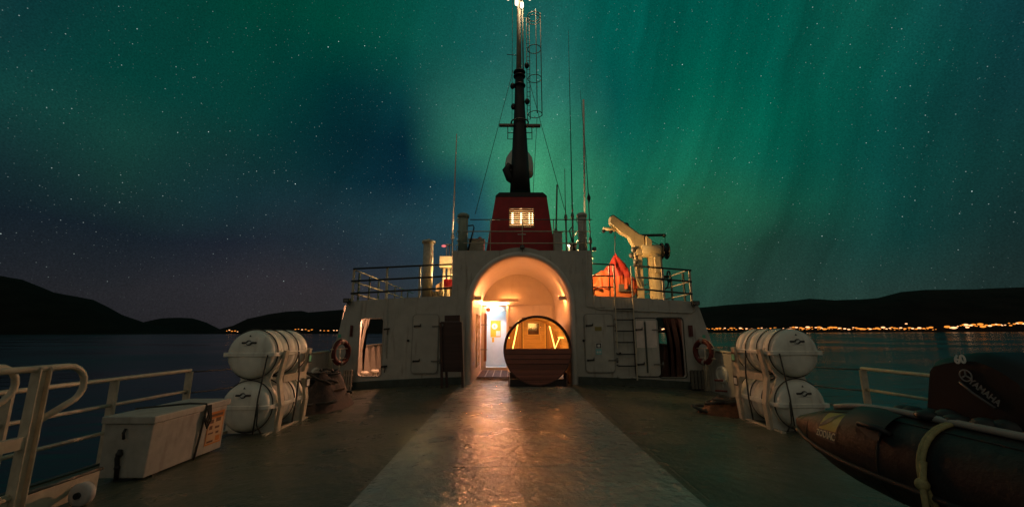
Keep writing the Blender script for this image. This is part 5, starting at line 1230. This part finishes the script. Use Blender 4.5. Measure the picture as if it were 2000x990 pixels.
# ------------------------------------------------------------------ left upper deck gear
VY = 13.7
a, b_ = at(825, 540, VY), at(845, 540, VY); r = (b_.x-a.x)/2; x = (a.x+b_.x)/2; z1 = at(836, 470, VY).z; zd = camz2(x)
vt = thing('vent_pipe', (x, VY, zd), 'tall cream vent pipe with a flanged cap on the left upper deck', 'vent pipe')
mb = MB(); mb.lathe([(r, zd), (r, z1-.1)], (x, VY, 0), 'z', 24); mb.build('pipe', cream, vt)
mb = MB(); mb.lathe([(r*1.3, z1-.098), (r*1.3, z1-.01), (r*.9, z1)], (x, VY, 0), 'z', 24); mb.lathe([(.05, z1+.002), (.04, z1+.06)], (x, VY, 0), 'z', 10); mb.build('cap', cream, vt)
p0, p1 = at(866, 564, 14.0), at(884, 545, 14.0)
rb = thing('red_locker', (p0.x, 14.0, camz2(p0.x)), 'bright red locker half hidden behind the left corner of the block', 'locker')
mb = MB(); mb.box((p0.x, 14.0, p0.z), (p1.x, 14.3, p1.z)); mb.build('body', pm('bright red', (.70, .03, .05), .45), rb, .02)
mb = MB()
for k in range(3): xk = lerp(p0.x, p1.x, .25+.25*k); mb.box((xk-.012, 13.985, p0.z+.03), (xk+.012, 13.999, p1.z-.03))
mb.build('rib', pm('deep red', (.45, .02, .03), .45), rb)
mb = MB(); mb.box((p0.x+.02, 14.02, camz2(p0.x)), (p0.x+.06, 14.28, p0.z-.001)); mb.box((p1.x-.06, 14.02, camz2(p0.x)), (p1.x-.02, 14.28, p0.z-.001)); mb.build('leg', steel, rb)
p0, p1 = at(842, 577, 13.9), at(862, 569, 13.9); zd = camz2(p0.x)
mb = MB()
for k in range(5): mb.box((lerp(p0.x, p1.x, k/5)+.01, 13.9, zd), (lerp(p0.x, p1.x, (k+1)/5)-.01, 14.3, max(p1.z, zd+.15)))
tag(mb.build('slatted_chest', cream), 'low cream slatted chest at the foot of the vent pipe', 'chest')
p0, p1 = at(858, 522, 15.2), at(882, 500, 15.2); zd = camz2(p0.x)
sg_ = thing('signal_stand', ((p0.x+p1.x)/2, 15.2, zd), 'cream platform stand with a small pink lamp left of the block', 'stand')
mb = MB(); mb.box((p0.x, 15.2, p0.z), (p1.x, 15.6, p1.z)); mb.build('box', cream, sg_, .01)
mb = MB(); mb.tube([(p0.x+.15, 15.4, zd), (p0.x+.15, 15.4, p0.z-.001)], .06, 10); mb.tube([(p1.x-.12, 15.4, zd), (p1.x-.12, 15.4, p0.z-.001)], .06, 10); mb.build('leg', cream, sg_)
q = at(866, 478, 15.2); mb = MB(); mb.tube([(q.x+.1, 15.4, p1.z+.001), (q.x+.1, 15.4, q.z)], .02, 8); mb.tube([(q.x+.2, 15.4, p1.z+.001), (q.x+.2, 15.4, q.z+.02)], .02, 8); mb.box((q.x+.05, 15.35, q.z+.021), (q.x+.3, 15.5, q.z+.06)); mb.build('post', steel, sg_)
mb = MB(); mb.ball((q.x-.01, 15.38, q.z-.01), (.09, .06, .05), 12, 8); mb.build('signal_lamp', emitter('pink lamp', (1, .22, .22), .9), sg_)
mb = MB(); mb.prism([(p0.x-.2, zd), (p1.x+.2, zd), (p1.x+.2, p0.z-.35), (p0.x+.1, p0.z-.42), (p0.x-.2, p0.z-.62)], 15.7, 16.2); tag(mb.build('winch_housing', pm('warm housing', (.5, .33, .22), .5)), 'sloped pale housing behind the platform stand left of the block', 'housing')

# ------------------------------------------------------------------ covered boat and crane on the right
BYr = 14.6
bc = at(1203, 545, BYr); zd = camz2(bc.x)
cb = thing('covered_rescue_boat', (bc.x, BYr, zd), 'small rescue boat under a peaked orange and red cover', 'boat')
x0, x1 = at(1150, 560, BYr).x, at(1243, 560, BYr).x; zp = at(1203, 493, BYr).z; xp = at(1202, 500, BYr).x
zsh = at(1200, 529, BYr).z
def cover(u, v):
    x = x0+(x1-x0)*u; y = BYr-.55+1.6*v
    e = min(1, 4*u, 4*(1-u)); f_ = min(1, 5*v+.0, 4*(1-v))
    d = abs(x-xp)
    ridge = zsh+(zp-zsh)*max(0, 1-d/.5)**1.5*math.exp(-((v-.35)/.32)**2)
    base = zd+.45
    z = base+(ridge-base)*(max(0, e)**.5)*(max(0, f_)**.35)
    w = .06*mnoise.noise(Vector((x*2.2, y*2.2, 3)))+.05*abs(mnoise.noise(Vector((x*4+z, y*3, 8))))
    k_ = abs(mnoise.noise(Vector((x*3.2+z*1.5, z*1.1, 6))))+.6*abs(mnoise.noise(Vector((x*7-z*3, z*2.5, 2))))
    return (x+.06*mnoise.noise(Vector((x*3, y*3, z*2))), y-.26*k_+.1, z+w-.05*k_)
mb = MB(); mb.grid(cover, 56, 36); mb.m = [1 if (.33 < (i % 56)/56 < .93 and 1 <= i//56 <= 12) else 0 for i in range(len(mb.f))]; mb.build('cover', [orange, redcover], cb)
hullp = [(x0+.08, zd+.46), (x1-.1, zd+.5), (x1-.2, zd+.2), (x1-.5, zd+.04), (x0+.4, zd+.04), (x0+.1, zd+.2)]
mb = MB(); mb.prism(hullp, BYr-.50, BYr+.95); mb.build('hull', pm('hull orange', (.62, .16, .05), .5), cb, .05)
p0, p1 = at(1209, 569, BYr-.55), at(1231, 555, BYr-.55)
mb = MB(); mb.box((p0.x, BYr-.56, p0.z), (p1.x, BYr-.502, p1.z)); mb.build('side_vent', pm('vent grey', (.16, .13, .11), .5), cb)
mb = MB()
for k in range(4): z = lerp(p0.z, p1.z, (k+.5)/4); mb.box((p0.x+.02, BYr-.566, z-.008), (p1.x-.02, BYr-.561, z+.008))
mb.build('vent_slat', steel, cb)
mb = MB()
for xx in (x0+.35, x1-.45): mb.box((xx, BYr-.3, zd), (xx+.12, BYr+.7, zd+.1))
mb.build('chock', darkrail, cb)

KY = 14.2
cr = thing('crane', (at(1275, 575, KY).x, KY, camz2(at(1275, 575, KY).x)), 'cream deck crane with a raised box boom over the covered boat', 'crane')
kp = lambda px, py, y=KY: at(px, py, y)
zd = camz2(kp(1275, 570).x)-.02
cpaint = pm('crane paint', (.66, .53, .30), .45, var=.12, scale=4, rust=.3)
xa, xb = kp(1266, 530).x, kp(1294, 530).x
mb = MB(); mb.lathe([((xb-xa)/2+.08, zd), ((xb-xa)/2+.08, zd+.05), ((xb-xa)/2, zd+.06), ((xb-xa)/2, kp(1280, 492).z)], ((xa+xb)/2, KY, 0), 'z', 24); mb.build('pedestal', cpaint, cr)
def pl2(l): return [(kp(*q).x, kp(*q).z) for q in l]
mb = MB(); mb.prism(pl2([(1191,424),(1197,423),(1246,459),(1256,462),(1257,486),(1240,488),(1233,477),(1226,464),(1210,455),(1190,437)]), KY-.14, KY+.14); mb.build('boom', cpaint, cr, .015)
mb = MB(); mb.prism(pl2([(1192,422.5),(1197,421.5),(1246,457.5),(1246,458.8),(1197,422.8),(1192,423.7)]), KY-.13, KY+.13); mb.build('boom_top_plate', coam, cr)
mb = MB(); mb.prism(pl2([(1258,462),(1270,472),(1270,500),(1240,500),(1240,489),(1258,487)]), KY-.22, KY+.22); mb.build('slew_head', cpaint, cr, .02)
p0 = kp(1250, 491); p1 = kp(1290, 491); mb = MB(); mb.lathe([(.16, p0.x), (.23, p0.x+.05), (.23, p1.x-.1), (.19, p1.x)], (0, KY-.05, p0.z), 'x', 24); mb.build('winch_motor', cpaint, cr)
p2 = kp(1302, 491); mb = MB(); mb.lathe([(.29, p1.x+.002), (.29, p1.x+.03), (.14, p1.x+.035), (.14, p2.x-.03), (.29, p2.x-.025), (.29, p2.x)], (0, KY-.05, p1.z), 'x', 28); mb.build('cable_reel', black, cr)
mb = MB(); mb.tube([kp(1178, 447), kp(1208, 449)], .07, 8); mb.build('jib_arm', cpaint, cr)
mb = MB()
for q in ((1179, 450), (1193, 451)): mb.lathe([(.06, -.05), (.06, .05)], (kp(*q).x, KY, kp(*q).z-.03), 'y', 12)
mb.ball(kp(1222, 439), (.12, .1, .08), 10, 8); mb.ball(kp(1240, 459), (.09, .12, .08), 10, 8); mb.ball(kp(1262, 467), (.1, .1, .1), 10, 8); mb.build('sheave', black, cr)
mb = MB(); mb.tube([kp(1244, 460), kp(1298, 459)], .05, 8); mb.ball(kp(1297, 460), .07, 10, 8); mb.build('strut', coam, cr)
mb = MB(); mb.tube([kp(1201, 450), kp(1201, 496)], .012, 5); mb.tube([kp(1299, 462), kp(1299, 478)], .01, 5); mb.tube([kp(1262, 466), kp(1290, 480)], .012, 5); mb.ball(kp(1201, 463), .035, 8, 6); mb.build('wire', darkrope, cr)
for pa, pb in (((1240, 505), (1257, 577)),):
    a, b_ = kp(*pa), kp(*pb); mb = MB(); mb.box((a.x, KY-.12, zd), (b_.x, KY+.12, kp(1240, 500).z-.004)); mb.build('control_column', cpaint, cr, .01)
mb = MB()
for q, r_ in (((1237, 488), .09), ((1233, 499), .08), ((1241, 512), .08), ((1247, 520), .07)): mb.ball(kp(*q, KY-.16), (r_, .08, r_*1.2), 10, 8)
mb.tube([kp(1236, 495, KY-.18), kp(1243, 540, KY-.18), kp(1252, 560, KY-.18)], .022, 6); mb.tube([kp(1286, 505, KY-.3), kp(1288, 530, KY-.3)], .03, 8); mb.build('hydraulics', steel, cr)
p0, p1 = kp(1280, 532, KY-.35), kp(1289, 502, KY-.35); mb = MB(); mb.box((p0.x, KY-.4, p0.z), (p1.x, KY-.3, p1.z)); mb.build('control_box', cpaint, cr, .008)
hc = kp(1306, 540); mb = MB(); mb.tube([(hc.x+.02*math.cos(2*PI*k/28), KY+.2*math.cos(2*PI*k/28), hc.z+.19*math.sin(2*PI*k/28)) for k in range(28)], .03, 7, closed=True); mb.tube([kp(1307, 545), kp(1304, 560), kp(1295, 568), kp(1290, 560)], .025, 7); mb.tube([kp(1296, 540), kp(1310, 540)], .04, 8); mb.build('hose_reel', rubber, cr)

# ------------------------------------------------------------------ far shore lights
def shore_lamp(colr, st, w):
    mb = MB(); mb.tube([(0, 0, -18), (0, 0, 0)], .15, 6, mi=1); mb.ball((0, 0, 0), (w, 1.6, 1.7), 12, 8, 0)
    return mb, [emitter('shore lamp glow', colr, st), black]
variants = []
random.seed(5)
for nm, colr, st, w, lb in (('shore_lamp', (1, .30, .04), 1.3, 5.4, 'orange street lamp in the long row along the far shore'), ('shore_lamp', (1, .46, .20), 2.2, 5.0, 'bright pale lamp among the orange row along the far shore')):
    mb, ms = shore_lamp(colr, st, w); o = mb.build(nm, ms); off_z = 18
    tag(o, lb, 'lamp', 'lamps along the right far shore' if 'orange' in lb[:7] else 'pale lamps along the right far shore'); variants.append(o)
used = [0, 0]
def put(v, px, py, Y, sc=1, label=None, group=None):
    o = variants[v] if not used[v] else variants[v].copy()
    if used[v]: COL.objects.link(o)
    used[v] += 1
    p = at(px, py, Y); o.location = (p.x, p.y, p.z-18*sc); o.scale = (sc, sc, sc)
    if label: o['label'] = label; o['group'] = group
SHY = 1150
px = 1379
while px < 1525:
    put(1 if random.random() < .3 else 0, px, 641+random.uniform(-.7, .7), SHY, random.uniform(.5, .9)); px += random.uniform(5, 13)
while px < 1822:
    put(1 if random.random() < .4 else 0, px, 640.5+random.uniform(-2, 2.5), SHY, random.choice((.55, .7, .9, 1.25))); px += random.uniform(2.5, 9)
px = 1850
while px < 2060:
    k = (px-1850)/150; put(1 if random.random() < .5 else 0, px, 638-6*min(1, k)+random.uniform(-2.5, 2.5), SHY, random.choice((.6, .9, 1.2, 1.7))); px += random.uniform(2, 7.5)
for px, py in ((1770, 632), (1293, 643), (1296, 642)): put(1, px, py, SHY, .8)
px = 1385
while px < 1830: put(0, px, 642.6+random.uniform(-.5, 1.2), SHY, random.uniform(.3, .55)); px += random.uniform(4, 11)
lbl = 'warm lamp on the far shore left of the deckhouse'; gl = 'lamps along the left far shore'
for px, py in ((443, 646), (448, 644.5), (453, 646.5), (459, 646), (464, 647.5), (577, 643), (583, 642.5), (590, 643.5), (597, 643), (603, 645.5), (609, 643.5), (626, 645), (633, 645.5), (641, 645.5), (652, 645), (658, 645)):
    put(0 if px % 2 else 1, px, py, 1400, random.uniform(.45, .75), lbl, gl)
# low land under the lamps
mb = MB(); mb.grid(lambda u, v: (-1500+4600*u, 1120+140*v, SEA-.4+1.6*math.sin(PI*v)+.5*mnoise.noise(Vector((u*60, v*3, 0)))), 120, 6)
tag(mb.build('shore', hill_m2), kind='structure')
